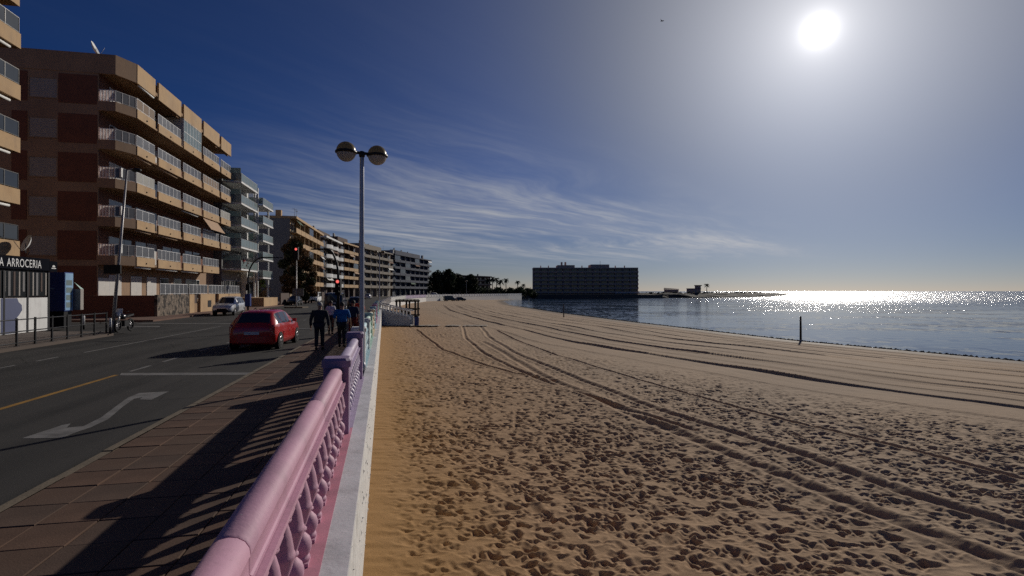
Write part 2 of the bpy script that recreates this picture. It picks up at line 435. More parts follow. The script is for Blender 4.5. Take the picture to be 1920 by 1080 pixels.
# ------------------------------------------------------------------ mesh helpers
class MB:
    def __init__(s):
        s.v = []; s.f = []; s.m = []; s.mats = []; s.sm = []

    def mi(s, m):
        if m is None: m = s.mats[0] if s.mats else M_CONC
        if m not in s.mats: s.mats.append(m)
        return s.mats.index(m)

    def add(s, vs, fs, m=None, smooth=False):
        b = len(s.v); k = s.mi(m)
        s.v += [tuple(x) for x in vs]
        for f in fs:
            s.f.append(tuple(i + b for i in f)); s.m.append(k); s.sm.append(smooth)
        return s

    def box(s, x0, x1, y0, y1, z0, z1, m=None):
        v = [(x0, y0, z0), (x1, y0, z0), (x1, y1, z0), (x0, y1, z0), (x0, y0, z1), (x1, y0, z1), (x1, y1, z1), (x0, y1, z1)]
        return s.add(v, [(3, 2, 1, 0), (4, 5, 6, 7), (0, 1, 5, 4), (1, 2, 6, 5), (2, 3, 7, 6), (3, 0, 4, 7)], m)

    def prism(s, poly, z0, z1, m=None, cap=True):
        n = len(poly)
        a = sum(poly[i][0] * poly[(i + 1) % n][1] - poly[(i + 1) % n][0] * poly[i][1] for i in range(n))
        if a < 0: poly = poly[::-1]
        v = [(x, y, z0) for x, y in poly] + [(x, y, z1) for x, y in poly]
        f = [(i, (i + 1) % n, n + (i + 1) % n, n + i) for i in range(n)]
        if cap: f += [tuple(range(n - 1, -1, -1)), tuple(range(n, 2 * n))]
        return s.add(v, f, m)

    def sheet(s, poly, z, m=None):
        n = len(poly)
        a = sum(poly[i][0] * poly[(i + 1) % n][1] - poly[(i + 1) % n][0] * poly[i][1] for i in range(n))
        if a < 0: poly = poly[::-1]
        return s.add([(x, y, z) for x, y in poly], [tuple(range(n))], m)

    def strip(s, L, Rr, z, m=None):
        n = len(L)
        v = [(x, y, z) for x, y in L] + [(x, y, z) for x, y in Rr]
        return s.add(v, [(i, n + i, n + i + 1, i + 1) for i in range(n - 1)], m)

    def lathe(s, prof, c=(0, 0, 0), n=12, m=None, smooth=True, cap=True):
        v = []; f = []
        for r, z in prof:
            for k in range(n):
                a = 2 * math.pi * k / n
                v.append((c[0] + r * math.cos(a), c[1] + r * math.sin(a), c[2] + z))
        for i in range(len(prof) - 1):
            for k in range(n):
                k2 = (k + 1) % n
                f.append((i * n + k, i * n + k2, (i + 1) * n + k2, (i + 1) * n + k))
        s.add(v, f, m, smooth)
        if cap:
            b = len(s.v) - len(v); k = s.mi(m)
            s.f.append(tuple(b + i for i in range(n - 1, -1, -1))); s.m.append(k); s.sm.append(False)
            s.f.append(tuple(b + (len(prof) - 1) * n + i for i in range(n))); s.m.append(k); s.sm.append(False)
        return s

    def tube(s, pts, rad, n=8, m=None, smooth=True):
        pts = [Vector(p) for p in pts]
        if not isinstance(rad, (list, tuple)): rad = [rad] * len(pts)
        v = []; f = []
        up = None
        for i, p in enumerate(pts):
            d = (pts[min(i + 1, len(pts) - 1)] - pts[max(i - 1, 0)]).normalized()
            if up is None or abs(up.dot(d)) > 0.95:
                up = Vector((0, 0, 1)) if abs(d.z) < 0.9 else Vector((1, 0, 0))
            a = d.cross(up).normalized(); b2 = a.cross(d).normalized(); up = b2
            for k in range(n):
                t = 2 * math.pi * k / n
                v.append(tuple(p + a * (math.cos(t) * rad[i]) + b2 * (math.sin(t) * rad[i])))
        for i in range(len(pts) - 1):
            for k in range(n):
                k2 = (k + 1) % n
                f.append((i * n + k, i * n + k2, (i + 1) * n + k2, (i + 1) * n + k))
        f2 = [tuple(range(n - 1, -1, -1)), tuple((len(pts) - 1) * n + i for i in range(n))]
        s.add(v, f, m, smooth)
        b = len(s.v) - len(v); k = s.mi(m)
        for q in f2:
            s.f.append(tuple(b + i for i in q)); s.m.append(k); s.sm.append(False)
        return s

    def ball(s, c, r, m=None, n=10, sx=1, sy=1, sz=1, z0=-1.0, z1=1.0):
        prof = []
        a0, a1 = math.asin(z0), math.asin(z1)
        k = max(4, n // 2)
        v = []; f = []
        for i in range(k + 1):
            a = a0 + (a1 - a0) * i / k
            for j in range(n):
                t = 2 * math.pi * j / n
                rr = max(r * math.cos(a), 1e-4)
                v.append((c[0] + rr * math.cos(t) * sx, c[1] + rr * math.sin(t) * sy, c[2] + r * math.sin(a) * sz))
        for i in range(k):
            for j in range(n):
                j2 = (j + 1) % n
                f.append((i * n + j, i * n + j2, (i + 1) * n + j2, (i + 1) * n + j))
        return s.add(v, f, m, True)

    def mesh(s, name):
        me = bpy.data.meshes.new(name)
        me.from_pydata(s.v, [], s.f)
        for m in s.mats: me.materials.append(m)
        me.polygons.foreach_set('material_index', s.m)
        me.polygons.foreach_set('use_smooth', s.sm)
        me.update()
        return me

    def build(s, name, parent=None, **kw):
        o = bpy.data.objects.new(name, s.mesh(name))
        COL.objects.link(o)
        if parent: o.parent = parent
        return o


def tag(o, label=None, cat=None, group=None, kind=None):
    if label: o['label'] = label
    if cat: o['category'] = cat
    if group: o['group'] = group
    if kind: o['kind'] = kind
    return o


def thing(name, label, cat, loc=(0, 0, 0), rz=0.0, group=None):
    o = bpy.data.objects.new(name, None)
    o.empty_display_size = 0.3
    COL.objects.link(o)
    o.location = loc
    o.rotation_euler = (0, 0, rz)
    return tag(o, label, cat, group)


def link(name, me, parent, loc=(0, 0, 0), rz=0.0, scale=None):
    o = bpy.data.objects.new(name, me)
    COL.objects.link(o)
    o.parent = parent
    o.location = loc
    o.rotation_euler = (0, 0, rz)
    if scale: o.scale = scale
    return o


def copy_tree(o, parent=None):
    c = o.copy(); COL.objects.link(c)
    if parent: c.parent = parent
    for ch in list(o.children): copy_tree(ch, c)
    return c


def struct(o, label=None):
    o['kind'] = 'structure'
    if label: o['label'] = label
    return o


SLOPE_R, SLOPE_B = 0.205, 0.240
ANG_R, ANG_B = math.atan(SLOPE_R), math.atan(SLOPE_B)


def rd(x0, y):                     # road frame: offset x0 at distance y
    return (x0 - SLOPE_R * y, y)


def bd(x0, y):                     # balustrade frame
    return (x0 - SLOPE_B * y, y)


def gp(px, py, z=0.0):             # where the sight line of a photograph pixel meets the level z
    y = (EYE - z) * FPX / (py - 546.0)
    return ((px - 960.0) / FPX * y, y)


# ------------------------------------------------------------------ the large structure: sea, land, sand
SEA_Z, SAND_Z, PAVE = -2.2, -1.5, 0.12
SHORE = [(75, -30), (52, 2), (32, 33), (25.2, 46.7), (17.7, 73.7), (9.7, 108), (-0.5, 170), (-4, 240), (3, 300), (13, 326), (85, 334)]
WALL = [bd(-0.26, -8), bd(-0.26, 58), (-25, 110), (-30, 150), (-30, 185), (-24, 207), (-15, 231), (-2, 265), (8, 300), (10, 330)]

sea = MB().add([(-400, -3000, SEA_Z), (40000, -3000, SEA_Z), (40000, 45000, SEA_Z), (-400, 45000, SEA_Z)], [(0, 1, 2, 3)], sea_material()).build('sea')
struct(sea, 'calm blue sea with sun glitter')

land_poly = [(x - 0.12, y) for x, y in WALL] + [(95, 336), (100, 400), (700, 3000), (-4000, 3000), (-4000, -60), (-0.3, -60)]
struct(MB().prism(land_poly, -3.0, -0.03, M_LAND).build('ground'), 'flat ground the town stands on')


def seg_dist(px, py, poly):
    """signed distance to a polyline (positive on its left) for numpy arrays"""
    best = np.full(px.shape, 1e9); sign = np.ones(px.shape)
    for (ax, ay), (bx, by) in zip(poly[:-1], poly[1:]):
        dx, dy = bx - ax, by - ay
        L2 = dx * dx + dy * dy
        t = np.clip(((px - ax) * dx + (py - ay) * dy) / L2, 0, 1)
        d = np.hypot(px - ax - t * dx, py - ay - t * dy)
        cr = dx * (py - ay) - dy * (px - ax)
        u = d < best
        best = np.where(u, d, best); sign = np.where(u, np.sign(cr), sign)
    return best * sign


def smooth(a, lo, hi):
    t = np.clip((a - lo) / (hi - lo), 0, 1)
    return t * t * (3 - 2 * t)


def vnoise(x, y, seed):
    """value noise"""
    r = np.random.default_rng(seed).random((256, 256))
    xi = np.floor(x).astype(int); yi = np.floor(y).astype(int)
    fx = x - xi; fy = y - yi
    fx = fx * fx * (3 - 2 * fx); fy = fy * fy * (3 - 2 * fy)
    a = r[yi % 256, xi % 256]; b = r[yi % 256, (xi + 1) % 256]; c = r[(yi + 1) % 256, xi % 256]; d = r[(yi + 1) % 256, (xi + 1) % 256]
    return (a * (1 - fx) + b * fx) * (1 - fy) + (c * (1 - fx) + d * fx) * fy - 0.5


TRACKS = [([(868, 612), (872, 632), (905, 662), (1000, 706), (1130, 752), (1300, 806)], 0.34),
          ([(900, 612), (915, 630), (960, 660), (1100, 715), (1250, 772), (1500, 850), (1700, 920), (1925, 988), (2300, 1100)], 0.40),
          ([(905, 640), (1020, 705), (1200, 783), (1400, 862), (1600, 940), (1925, 1066), (2200, 1180)], 0.46),
          ([(780, 618), (830, 655), (900, 680), (965, 700), (1040, 712)], 0.26),
          ([(930, 620), (1010, 655), (1160, 700), (1400, 770), (1925, 900), (2300, 1000)], 0.22)]


def build_sand():
    # rows and columns thin out with distance
    ys = [1.5]
    while ys[-1] < 345:
        y = ys[-1]
        ys.append(y + min(2.2, max(0.012, 0.000125 * y * y)) * (3.0 if y < 5.5 else 1.0))
    ys = np.array(ys)
    NC = 780
    wy = np.array([p[1] for p in WALL]); wx = np.array([p[0] for p in WALL])
    xl = np.interp(ys, wy, wx) - 0.15
    sy = np.array([p[1] for p in SHORE[:-1]]); sx = np.array([p[0] for p in SHORE[:-1]])
    xr = np.minimum(np.interp(ys, sy, sx) + 6.0, 1.02 * ys + 7)
    xr = np.maximum(xr, xl + 2)
    u = np.linspace(0, 1, NC)
    X = xl[:, None] + (xr - xl)[:, None] * u[None, :]
    Y = np.repeat(ys[:, None], NC, 1)
    s = seg_dist(X, Y, SHORE)           # + on land
    w = X - np.interp(Y, wy, wx)        # from the wall
    Z = np.where(s > 0, SEA_Z + 0.10 * smooth(s, 0, 1.0) + 0.60 * smooth(s, 0.5, 17), SEA_Z + s * 0.05)
    Z += 0.10 * smooth(w, 3.0, 0.0)
    Z += (0.10 * vnoise(X / 7 + 9, Y / 7 + 9, 3) + 0.05 * vnoise(X / 2.4, Y / 2.4, 4)) * smooth(s, 2, 12)
    # raked and driven strip along the water
    raked = smooth(s, 27, 23) * smooth(s, 1.5, 4) * smooth(Y, 170, 120)
    sw = s + 0.25 * vnoise(X / 12, Y / 12, 8) + 0.10 * vnoise(X / 2, Y / 2, 9)
    for c, wd, dep in ((5.6, .22, .05), (6.3, .2, .05), (9.6, .26, .07), (12.7, .24, .07), (13.4, .16, .04), (15.8, .26, .08), (18.7, .28, .10), (19.3, .15, .04), (22.0, .30, .11), (24.6, .2, .05), (3.4, .2, .05), (8.1, .2, .05), (11.2, .2, .04), (17.3, .2, .05), (20.6, .2, .05)):
        brk = np.clip(0.85 + 0.9 * vnoise(X / 6 + c * 5, Y / 6, 21), 0.35, 1.2)
        q = sw - c
        Z += raked * 2.0 * dep * brk * (np.exp(-((q - wd * .55) / (wd * .36)) ** 2) * 0.6 - np.exp(-(q / (wd * .38)) ** 2) * 0.9)
    Z += raked * 0.012 * vnoise(sw * 5.0, (X + Y) / 3, 31)
    rough = smooth(s, 23, 29) * smooth(w, 0.05, 0.8)
    # ---- prints: stamped on a regular height map, then sampled
    res = 0.022
    x0, y0, x1, y1 = -16.0, 4.0, 46.0, 62.0
    nx, ny = int((x1 - x0) / res), int((y1 - y0) / res)
    H = np.zeros((ny, nx), np.float32)
    stamps = []
    for k in range(90):
        L = rng.uniform(0.05, 0.115); Wd = rng.uniform(0.038, 0.075); dep = rng.uniform(0.018, 0.042)
        if k % 16 == 0: L *= 1.7; Wd *= 1.8; dep *= 1.4
        a = rng.uniform(0, math.pi)
        h = int((L * 2.3) / res) + 1
        gy, gx = np.mgrid[-h:h + 1, -h:h + 1] * res
        lx = gx * math.cos(a) + gy * math.sin(a); ly = -gx * math.sin(a) + gy * math.cos(a)
        r = np.sqrt((lx / L) ** 2 + (ly / Wd) ** 2)
        r = r * (1 + 0.25 * np.sin(3 * np.arctan2(ly, lx) + rng.uniform(0, 6)))
        st = -dep * np.exp(-(r ** 2.4) * 0.85) + 0.30 * dep * np.exp(-((r - 1.45) / 0.34) ** 2)
        stamps.append((h, st.astype(np.float32)))
    N = 150000
    fx = rng.uniform(0, 1, N); fy = rng.uniform(0, 1, N)
    yy = y0 + (y1 - y0) * fy
    lo = -0.26 - SLOPE_B * yy; hi = np.minimum(1.02 * yy + 6, x1 - 1)
    xx = lo + (hi - lo) * fx
    keep = rng.uniform(0, 1, N) < np.clip((hi - lo) / 45.0, 0.1, 1) * 1.0
    dens = 0.75 + 0.7 * vnoise(xx / 2.2 + 40, yy / 2.2 + 40, 17)
    keep &= rng.uniform(0, 1, N) < np.clip(dens, 0.06, 1)
    for px, py in zip(xx[keep], yy[keep]):
        h, st = stamps[int(rng.integers(0, 90))]
        i, j = int((py - y0) / res), int((px - x0) / res)
        if i - h < 0 or j - h < 0 or i + h + 1 > ny or j + h + 1 > nx: continue
        H[i - h:i + h + 1, j - h:j + h + 1] += st
    H = np.clip(H, -0.10, 0.055)
    gi = np.clip((Y - y0) / res, 0, ny - 2.001); gj = np.clip((X - x0) / res, 0, nx - 2.001)
    i0 = gi.astype(int); j0 = gj.astype(int); fi = gi - i0; fj = gj - j0
    S = (H[i0, j0] * (1 - fj) + H[i0, j0 + 1] * fj) * (1 - fi) + (H[i0 + 1, j0] * (1 - fj) + H[i0 + 1, j0 + 1] * fj) * fi
    inside = smooth(Y, 61.5, 52) * smooth(Y, 4.0, 4.6) * (X < x1 - 1)
    chop = 0.030 * vnoise(X / 0.36, Y / 0.30, 5) + 0.015 * vnoise(X / 0.14, Y / 0.14, 6)
    near_wall = 0.45 + 0.55 * smooth(w, 0.2, 1.8)
    trk = np.zeros(X.shape)
    for pts, wd in TRACKS:
        d = seg_dist(X, Y, [gp(px, py, SAND_Z) for px, py in pts])
        trk = np.maximum(trk, np.exp(-(d / (wd * 1.1)) ** 2))
    Z += (S * inside * 1.0 + chop) * rough * near_wall * (1 - 0.8 * trk)
    Z += 0.022 * vnoise(X / 0.45 + 3, Y / 0.13, 61) * smooth(w, 3.0, 0.3) * (s > 5)
    Z += (1 - rough) * 0.008 * vnoise(X / 0.3, Y / 0.3, 7) * (s > 0.5)
    # ---- wheel tracks
    for pts, wd in TRACKS:
        wd *= 0.56
        pl = [gp(px, py, SAND_Z) for px, py in pts]
        d = seg_dist(X, Y, pl) + 0.10 * vnoise(X / 1.4, Y / 1.4, 13)
        g = np.exp(-(d / (wd * .55)) ** 2)
        ok = smooth(Y, 70, 50)
        Z += ok * (-0.070 * g + 0.032 * np.exp(-((np.abs(d) - wd * 1.05) / (wd * .4)) ** 2) + g * 0.010 * np.sin(((X + Y) * 16)))
    nr = len(ys)
    co = np.stack([X, Y, Z], -1).reshape(-1, 3).astype(np.float32)
    idx = np.arange(nr * NC).reshape(nr, NC)
    q = np.stack([idx[:-1, :-1], idx[:-1, 1:], idx[1:, 1:], idx[1:, :-1]], -1).reshape(-1, 4)
    me = bpy.data.meshes.new('sand')
    me.vertices.add(len(co)); me.vertices.foreach_set('co', co.ravel())
    nf = len(q)
    me.loops.add(nf * 4); me.loops.foreach_set('vertex_index', q.ravel().astype(np.int32))
    me.polygons.add(nf); me.polygons.foreach_set('loop_start', np.arange(0, nf * 4, 4, dtype=np.int32))
    me.polygons.foreach_set('use_smooth', np.ones(nf, bool))
    me.materials.append(sand_material())
    me.update(calc_edges=True)
    o = bpy.data.objects.new('sand', me); COL.objects.link(o)
    struct(o, 'broad sandy beach trodden with footprints and wheel tracks')


build_sand()


def shore_strip():
    pts = []
    for (ax, ay), (bx, by) in zip(SHORE[1:8], SHORE[2:9]):
        n = max(2, int(math.hypot(bx - ax, by - ay) / 0.35))
        for k in range(n):
            pts.append((ax + (bx - ax) * k / n, ay + (by - ay) * k / n))
    p = np.array(pts)
    d = np.gradient(p, axis=0); d /= np.linalg.norm(d, axis=1)[:, None]
    nrm = np.stack([d[:, 1], -d[:, 0]], 1)      # seaward
    t = np.arange(len(p))
    o1 = -0.05 + 0.5 * vnoise(t * 0.11, t * 0 + 3, 51) + 0.25 * vnoise(t * 0.4, t * 0 + 5, 52)
    wd = np.clip(-0.06 + 0.7 * vnoise(t * 0.07, t * 0 + 7, 53) + 0.25 * vnoise(t * 0.6, t * 0 + 8, 54), 0.0, 0.8)
    a = p + nrm * (o1)[:, None]; b = p + nrm * (o1 + wd)[:, None]
    m = MB()
    n = len(p)
    v = [(x, y, SEA_Z + 0.012) for x, y in a] + [(x, y, SEA_Z + 0.006) for x, y in b]
    m.add(v, [(i, n + i, n + i + 1, i + 1) for i in range(n - 1) if wd[i] > .02 or wd[i + 1] > .02], M_FOAM)
    tag(m.build('foam'), 'thin white foam along the waterline', kind='stuff')
    # dark weed washed up in a line
    m = MB()
    for k in range(0, len(p)):
        if p[k][1] > 150: continue
        for _ in range(4):
            c = p[k] - nrm[k] * random.uniform(0.15, 0.6)
            r = random.uniform(0.08, 0.26); h = random.uniform(0.05, 0.13)
            a0 = random.uniform(0, 6)
            zz = SEA_Z + 0.06
            vs = [(c[0] + r * math.cos(a0 + j * 1.257) * random.uniform(.6, 1.3), c[1] + r * math.sin(a0 + j * 1.257) * random.uniform(.6, 1.3), zz) for j in range(5)]
            vs.append((c[0], c[1], zz + h))
            m.add(vs, [(j, (j + 1) % 5, 5) for j in range(5)], M_ROCKD)
    tag(m.build('seaweed'), 'dark line of seaweed washed up along the shore', kind='stuff')


shore_strip()


def headland():
    # low rocky tongue running out behind the hotel
    axis = [(62, 356, 14, 3.2), (84, 358, 16, 3.2), (112, 366, 18, 3.3), (146, 388, 20, 3.3), (192, 442, 22, 3.0), (252, 540, 22, 2.6), (335, 685, 18, 2.0), (450, 862, 8, 0.5)]
    n = 90; mrow = 17
    v = []; f = []
    ax = np.array([a[0] for a in axis]); ay = np.array([a[1] for a in axis]); aw = np.array([a[2] for a in axis]); ah = np.array([a[3] for a in axis])
    tt = np.linspace(0, len(axis) - 1, n); k = np.arange(len(axis))
    for i, t in enumerate(tt):
        cx, cy, w, h = [float(np.interp(t, k, q)) for q in (ax, ay, aw, ah)]
        for j in range(mrow):
            s = -1 + 2 * j / (mrow - 1)
            wob = float(vnoise(np.array([i * 0.35]), np.array([j * 0.6]), 77)[0])
            z = SEA_Z - 0.6 + (h + 0.6) * max(0, 1 - abs(s) ** 3) * (0.92 + 0.35 * wob)
            v.append((cx + s * w * 0.75, cy - s * w * (0.66 + .3 * wob), z))
    for i in range(n - 1):
        for j in range(mrow - 1):
            f.append((i * mrow + j, i * mrow + j + 1, (i + 1) * mrow + j + 1, (i + 1) * mrow + j))
    struct(MB().add(v, f, M_ROCKD).build('headland'), 'low dark rocky headland running out to sea')


headland()

# ------------------------------------------------------------------ road and pavements
KERB_R, KERB_L, KERB_P = -3.93, -14.3, -18.0
rr = [rd(KERB_R, -8), rd(KERB_R, 60), rd(KERB_R, 110), (-35.5, 160), (-37.5, 200), (-31.5, 240), (-16, 285), (0, 320)]
rl = [rd(-18.6, -8), rd(-18.6, 60), rd(-18.6, 110), (-50.5, 160), (-52, 205), (-45, 248), (-26, 295), (-8, 332)]
struct(MB().strip(rl, rr, 0.0, M_ROAD).build('road'), 'dark asphalt seafront road')
struct(MB().sheet([rd(-18.6, 28.2), rd(-18.6, 37.5), rd(-80, 37.5), rd(-80, 28.2)], -0.004, M_ROAD).build('side_street'), 'asphalt side street between the tan blocks')


def mark(name, poly, z=0.004, m=M_PAINT, label=None):
    struct(MB().sheet(poly, z, m).build(name), label)


def line_mark(name, x0, y0, y1, w=0.12, m=M_PAINT, z=0.004):
    mark(name, [rd(x0 - w / 2, y0), rd(x0 + w / 2, y0), rd(x0 + w / 2, y1), rd(x0 - w / 2, y1)], z, m)


line_mark('yellow_line', -7.5, -6, 14.0, 0.13, M_PAINT_Y)
mark('stop_line', [gp(225, 704), gp(470, 703), gp(476, 698.5), gp(228, 699.5)])
for y in (14.6, 16.6, 19.6, 22.6, 40, 46, 52): line_mark('lane_dash', -7.45, y, y + 1.15, 0.12)
for y in (2, 5.2, 8.2, 10.6, 12.9, 14.75, 16.75): line_mark('lane_dash', -11.5, y, y + 1.1, 0.12)
line_mark('lane_line', -11.4, 19.1, 33.5, 0.13)
mark('parking_line', [gp(228, 613.5), gp(300, 613), gp(300, 611.6), gp(228, 612)])
mark('crossing_line', [rd(-18, 36.0), rd(-7.4, 36.0), rd(-7.4, 36.5), rd(-18, 36.5)])
mark('crossing_line', [rd(-7.2, 31.2), rd(-4.2, 31.2), rd(-4.2, 31.6), rd(-7.2, 31.6)])
# merge arrow: from the tail by the lane to the right-pointing head, as painted on the road
arrow = [(42, 822), (118, 797), (134, 794), (126, 802), (158, 799), (190, 783), (218, 762), (240, 746), (262, 737), (317, 734), (284, 750), (262, 749), (268, 745), (252, 748), (232, 762), (204, 786), (172, 801), (140, 812), (118, 821)]
P = [gp(x, y) for x, y in arrow]
am = MB()
am.add([(x, y, 0.004) for x, y in P], [(0, 1, 3, 18), (1, 2, 3), (3, 4, 17, 18), (4, 5, 16, 17), (5, 6, 15, 16), (6, 7, 14, 15), (7, 8, 13, 14), (8, 9, 12, 13), (9, 10, 11, 12)], M_PAINT)
struct(am.build('lane_arrow'), 'worn white curved lane arrow painted on the road')

# seafront pavement: bed, kerb and tiles
xin = -0.84
bed_poly = [rd(KERB_R + 0.14, -8), bd(xin, -8), bd(xin, 58), (-24.5 - 1, 110), (-31, 150), (-31, 185), (-25, 206), (-16, 230), (-3, 264), (0, 300), (-3, 316), (-16, 285), (-31.5, 240), (-37.5, 200), (-35.5, 160), rd(KERB_R + .14, 110), rd(KERB_R + .14, 60)]
pav = struct(MB().prism(bed_poly, -0.02, PAVE - 0.016, M_TILEB).build('pavement'), 'brown tiled seafront pavement')
TS = 0.50


def pavement_tiles():
    tile_meshes = []
    for k in range(6):
        m = MB()
        h = TS / 2 - 0.006
        c = 0.006
        t0 = [(-h, -h, 0), (h, -h, 0), (h, h, 0), (-h, h, 0)]
        t1 = [(-h, -h, .026), (h, -h, .026), (h, h, .026), (-h, h, .026)]
        t2 = [(-h + c, -h + c, .03), (h - c, -h + c, .03), (h - c, h - c, .03), (-h + c, h - c, .03)]
        m.add(t0 + t1 + t2, [(0, 1, 5, 4), (1, 2, 6, 5), (2, 3, 7, 6), (3, 0, 4, 7), (4, 5, 9, 8), (5, 6, 10, 9), (6, 7, 11, 10), (7, 4, 8, 11), (8, 9, 10, 11)], M_TILES[k % len(M_TILES)])
        tile_meshes.append(m.mesh('tile'))
    spots = []
    a = ANG_R
    ux = Vector((-math.sin(a), math.cos(a))); vx = Vector((math.cos(a), math.sin(a)))
    o = Vector(rd(KERB_R + 0.15, 0))
    for i in range(-2, 110):
        for j in range(0, 9):
            sh = 0.0
            p = o + ux * (i * TS + sh) + vx * ((j + 0.5) * TS)
            lim = bd(xin, p.y)[0] - TS * 0.5
            if p.x > lim + 0.26 or p.y < 1.0: continue
            spots.append((p.y, p.x, p.x > lim))
    spots.sort()
    near = spots[:300]
    for y, x, cut in near:
        ob = link('tile', tile_meshes[random.randrange(6)], pav, (x, y, PAVE - 0.03 + random.uniform(-.004, .003)), a)
        ob.rotation_euler = (random.uniform(-.008, .008), random.uniform(-.008, .008), a)
        if cut:
            lim = bd(xin, y)[0] - x
            sc = max(0.15, (lim + TS / 2) / TS)
            ob.scale = (sc, 1, 1); ob.location.x -= (1 - sc) * TS / 2 * math.cos(a)
    m = MB()
    for y, x, cut in spots[300:]:
        h = TS / 2 - 0.006; hw = h
        if cut:
            lim = bd(xin, y)[0] - x
            sc = max(0.15, (lim + TS / 2) / TS); hw = h * sc; x -= (1 - sc) * TS / 2
        z = PAVE + random.uniform(-.003, .003)
        vs = [Vector((x, y)) + vx * sx * hw + ux * sy * h for sx, sy in ((-1, -1), (1, -1), (1, 1), (-1, 1))]
        m.add([(q.x, q.y, z - .012) for q in vs] + [(q.x, q.y, z) for q in vs], [(4, 5, 6, 7), (0, 1, 5, 4), (1, 2, 6, 5), (2, 3, 7, 6), (3, 0, 4, 7)], M_TILES[random.randrange(len(M_TILES))])
    tag(m.build('far_tiles', pav), kind='stuff')


M_TILES = [M_TILE, mat('paving_tile_warm', (0.116, 0.069, 0.048), 0.85, 0.25, 1.3, 0.003, 60, spec=0.25), mat('paving_tile_dull', (0.098, 0.064, 0.048), 0.88, 0.3, 0.9, 0.003, 60, spec=0.25)]
pavement_tiles()


def kerbs():
    m = MB()
    a = ANG_R
    h = 0.49
    m.add([(-.075, -h, -.05), (.065, -h, -.05), (.065, h, -.05), (-.075, h, -.05), (-.075, -h, PAVE - .03), (-.05, -h, PAVE - .004), (.065, -h, PAVE - .004), (-.075, h, PAVE - .03), (-.05, h, PAVE - .004), (.065, h, PAVE - .004)],
          [(0, 3, 7, 4), (4, 7, 8, 5), (5, 8, 9, 6), (0, 4, 5, 6, 1), (3, 2, 9, 8, 7)], M_KERB)
    me = m.mesh('kerb_stone')
    k = 0
    y = 0.6
    while y < 60:
        x, yy = rd(KERB_R + 0.075, y)
        link('kerb_stone', me, pav, (x, yy, random.uniform(-.006, .006)), a + random.uniform(-.006, .006))
        y += 1.0 * math.cos(a)
    m2 = MB()
    pts = [rd(KERB_R + .075, 60), rd(KERB_R + .075, 110), (-35.4, 160), (-37.4, 200), (-31.4, 240), (-16, 285)]
    for p, q in zip(pts[:-1], pts[1:]):
        d = (Vector(q) - Vector(p)).normalized(); nn = Vector((d.y, -d.x)) * 0.07
        m2.prism([tuple(Vector(p) - nn), tuple(Vector(p) + nn), tuple(Vector(q) + nn), tuple(Vector(q) - nn)], -.04, PAVE, M_KERB)
    m2.build('far_kerb', pav)


kerbs()
# weeds in the kerb joint
wm = MB()
for _ in range(1100):
    y = random.choice([random.gauss(6.9, 0.9), random.gauss(8.2, .5), random.gauss(11.5, 1.2), random.uniform(4.5, 22)])
    x, yy = rd(KERB_R - 0.03 + random.gauss(0, .035), y)
    hh = random.uniform(.015, .06); w = random.uniform(.006, .016)
    a = random.uniform(0, 6.28); lx, ly = random.gauss(0, .025), random.gauss(0, .025)
    wm.add([(x - w * math.cos(a), yy - w * math.sin(a), 0.0), (x + w * math.cos(a), yy + w * math.sin(a), 0.0), (x + lx, yy + ly, hh)], [(0, 1, 2)], M_WEED)
tag(wm.build('weeds'), 'small weeds growing in the kerb joint', kind='stuff')

# left pavements
lp = MB().prism([rd(KERB_L, -8), rd(KERB_L, 26.4), rd(KERB_L - .8, 27.6), rd(-60, 27.6), rd(-60, -8)], -0.02, PAVE, mat('worn_paving', (0.11, 0.085, 0.07), 0.92, 0.2, 0.8)).build('left_pavement')
struct(lp, 'pavement in front of the shops')
lp2 = MB().prism([rd(KERB_P, 38.5), rd(KERB_P, 110), rd(-21, 110), rd(-60, 110), rd(-60, 38.5)], -0.02, PAVE, mat('red_paving', (0.16, 0.09, 0.065), 0.92, 0.2, 0.8)).build('far_pavement')
struct(lp2, 'reddish pavement along the apartment blocks')

# ------------------------------------------------------------------ sea wall and balustrade
sw = thing('sea_wall', 'white painted sea wall with chipped face below the balustrades', 'wall')
Y0, Y1 = -8.0, 58.0
P4 = [bd(-0.84, Y0), bd(-0.262, Y0), bd(-0.262, Y1), bd(-0.84, Y1)]
MB().prism(P4, -3.0, 0.19, M_WALLW).build('wall_face', sw)
MB().prism([bd(-0.47, Y0), bd(-0.25, Y0), bd(-0.25, Y1), bd(-0.47, Y1)], 0.192, 0.25, M_LEDGE).build('ledge', sw)
# rendered drips and chips on the seaward face
cm = MB()
for _ in range(160):
    y = 2 + abs(random.gauss(0, 12)); z = random.uniform(-1.6, 0.16)
    s = random.uniform(.01, .05)
    x, yy = bd(-0.262, y)
    a = ANG_B
    pts = []
    for k in range(5):
        t = k * 1.257 + random.uniform(-.3, .3)
        u = s * math.cos(t) * random.uniform(.6, 1.4); v = s * math.sin(t) * random.uniform(.5, 1.2)
        pts.append((x - math.sin(a) * u + .002, yy + math.cos(a) * u, z + v))
    pts.append((x + random.uniform(.008, .022), yy, z))
    cm.add(pts, [(k, (k + 1) % 5, 5) for k in range(5)], M_WALLW)
tag(cm.build('flaking_render', sw), kind='stuff')

BAL_PROF = [(.064, 0), (.064, .035), (.056, .04), (.066, .065), (.075, .10), (.076, .135), (.066, .175), (.046, .205), (.034, .222), (.032, .235), (.046, .243), (.046, .256), (.036, .265), (.045, .30), (.062, .36), (.074, .415), (.079, .432), (.079, .444), (.073, .456), (.069, .50), (.060, .565), (.048, .62), (.040, .648), (.040, .655), (.056, .662), (.060, .674), (.056, .686), (.040, .694), (.042, .71), (.058, .735), (.062, .74)]


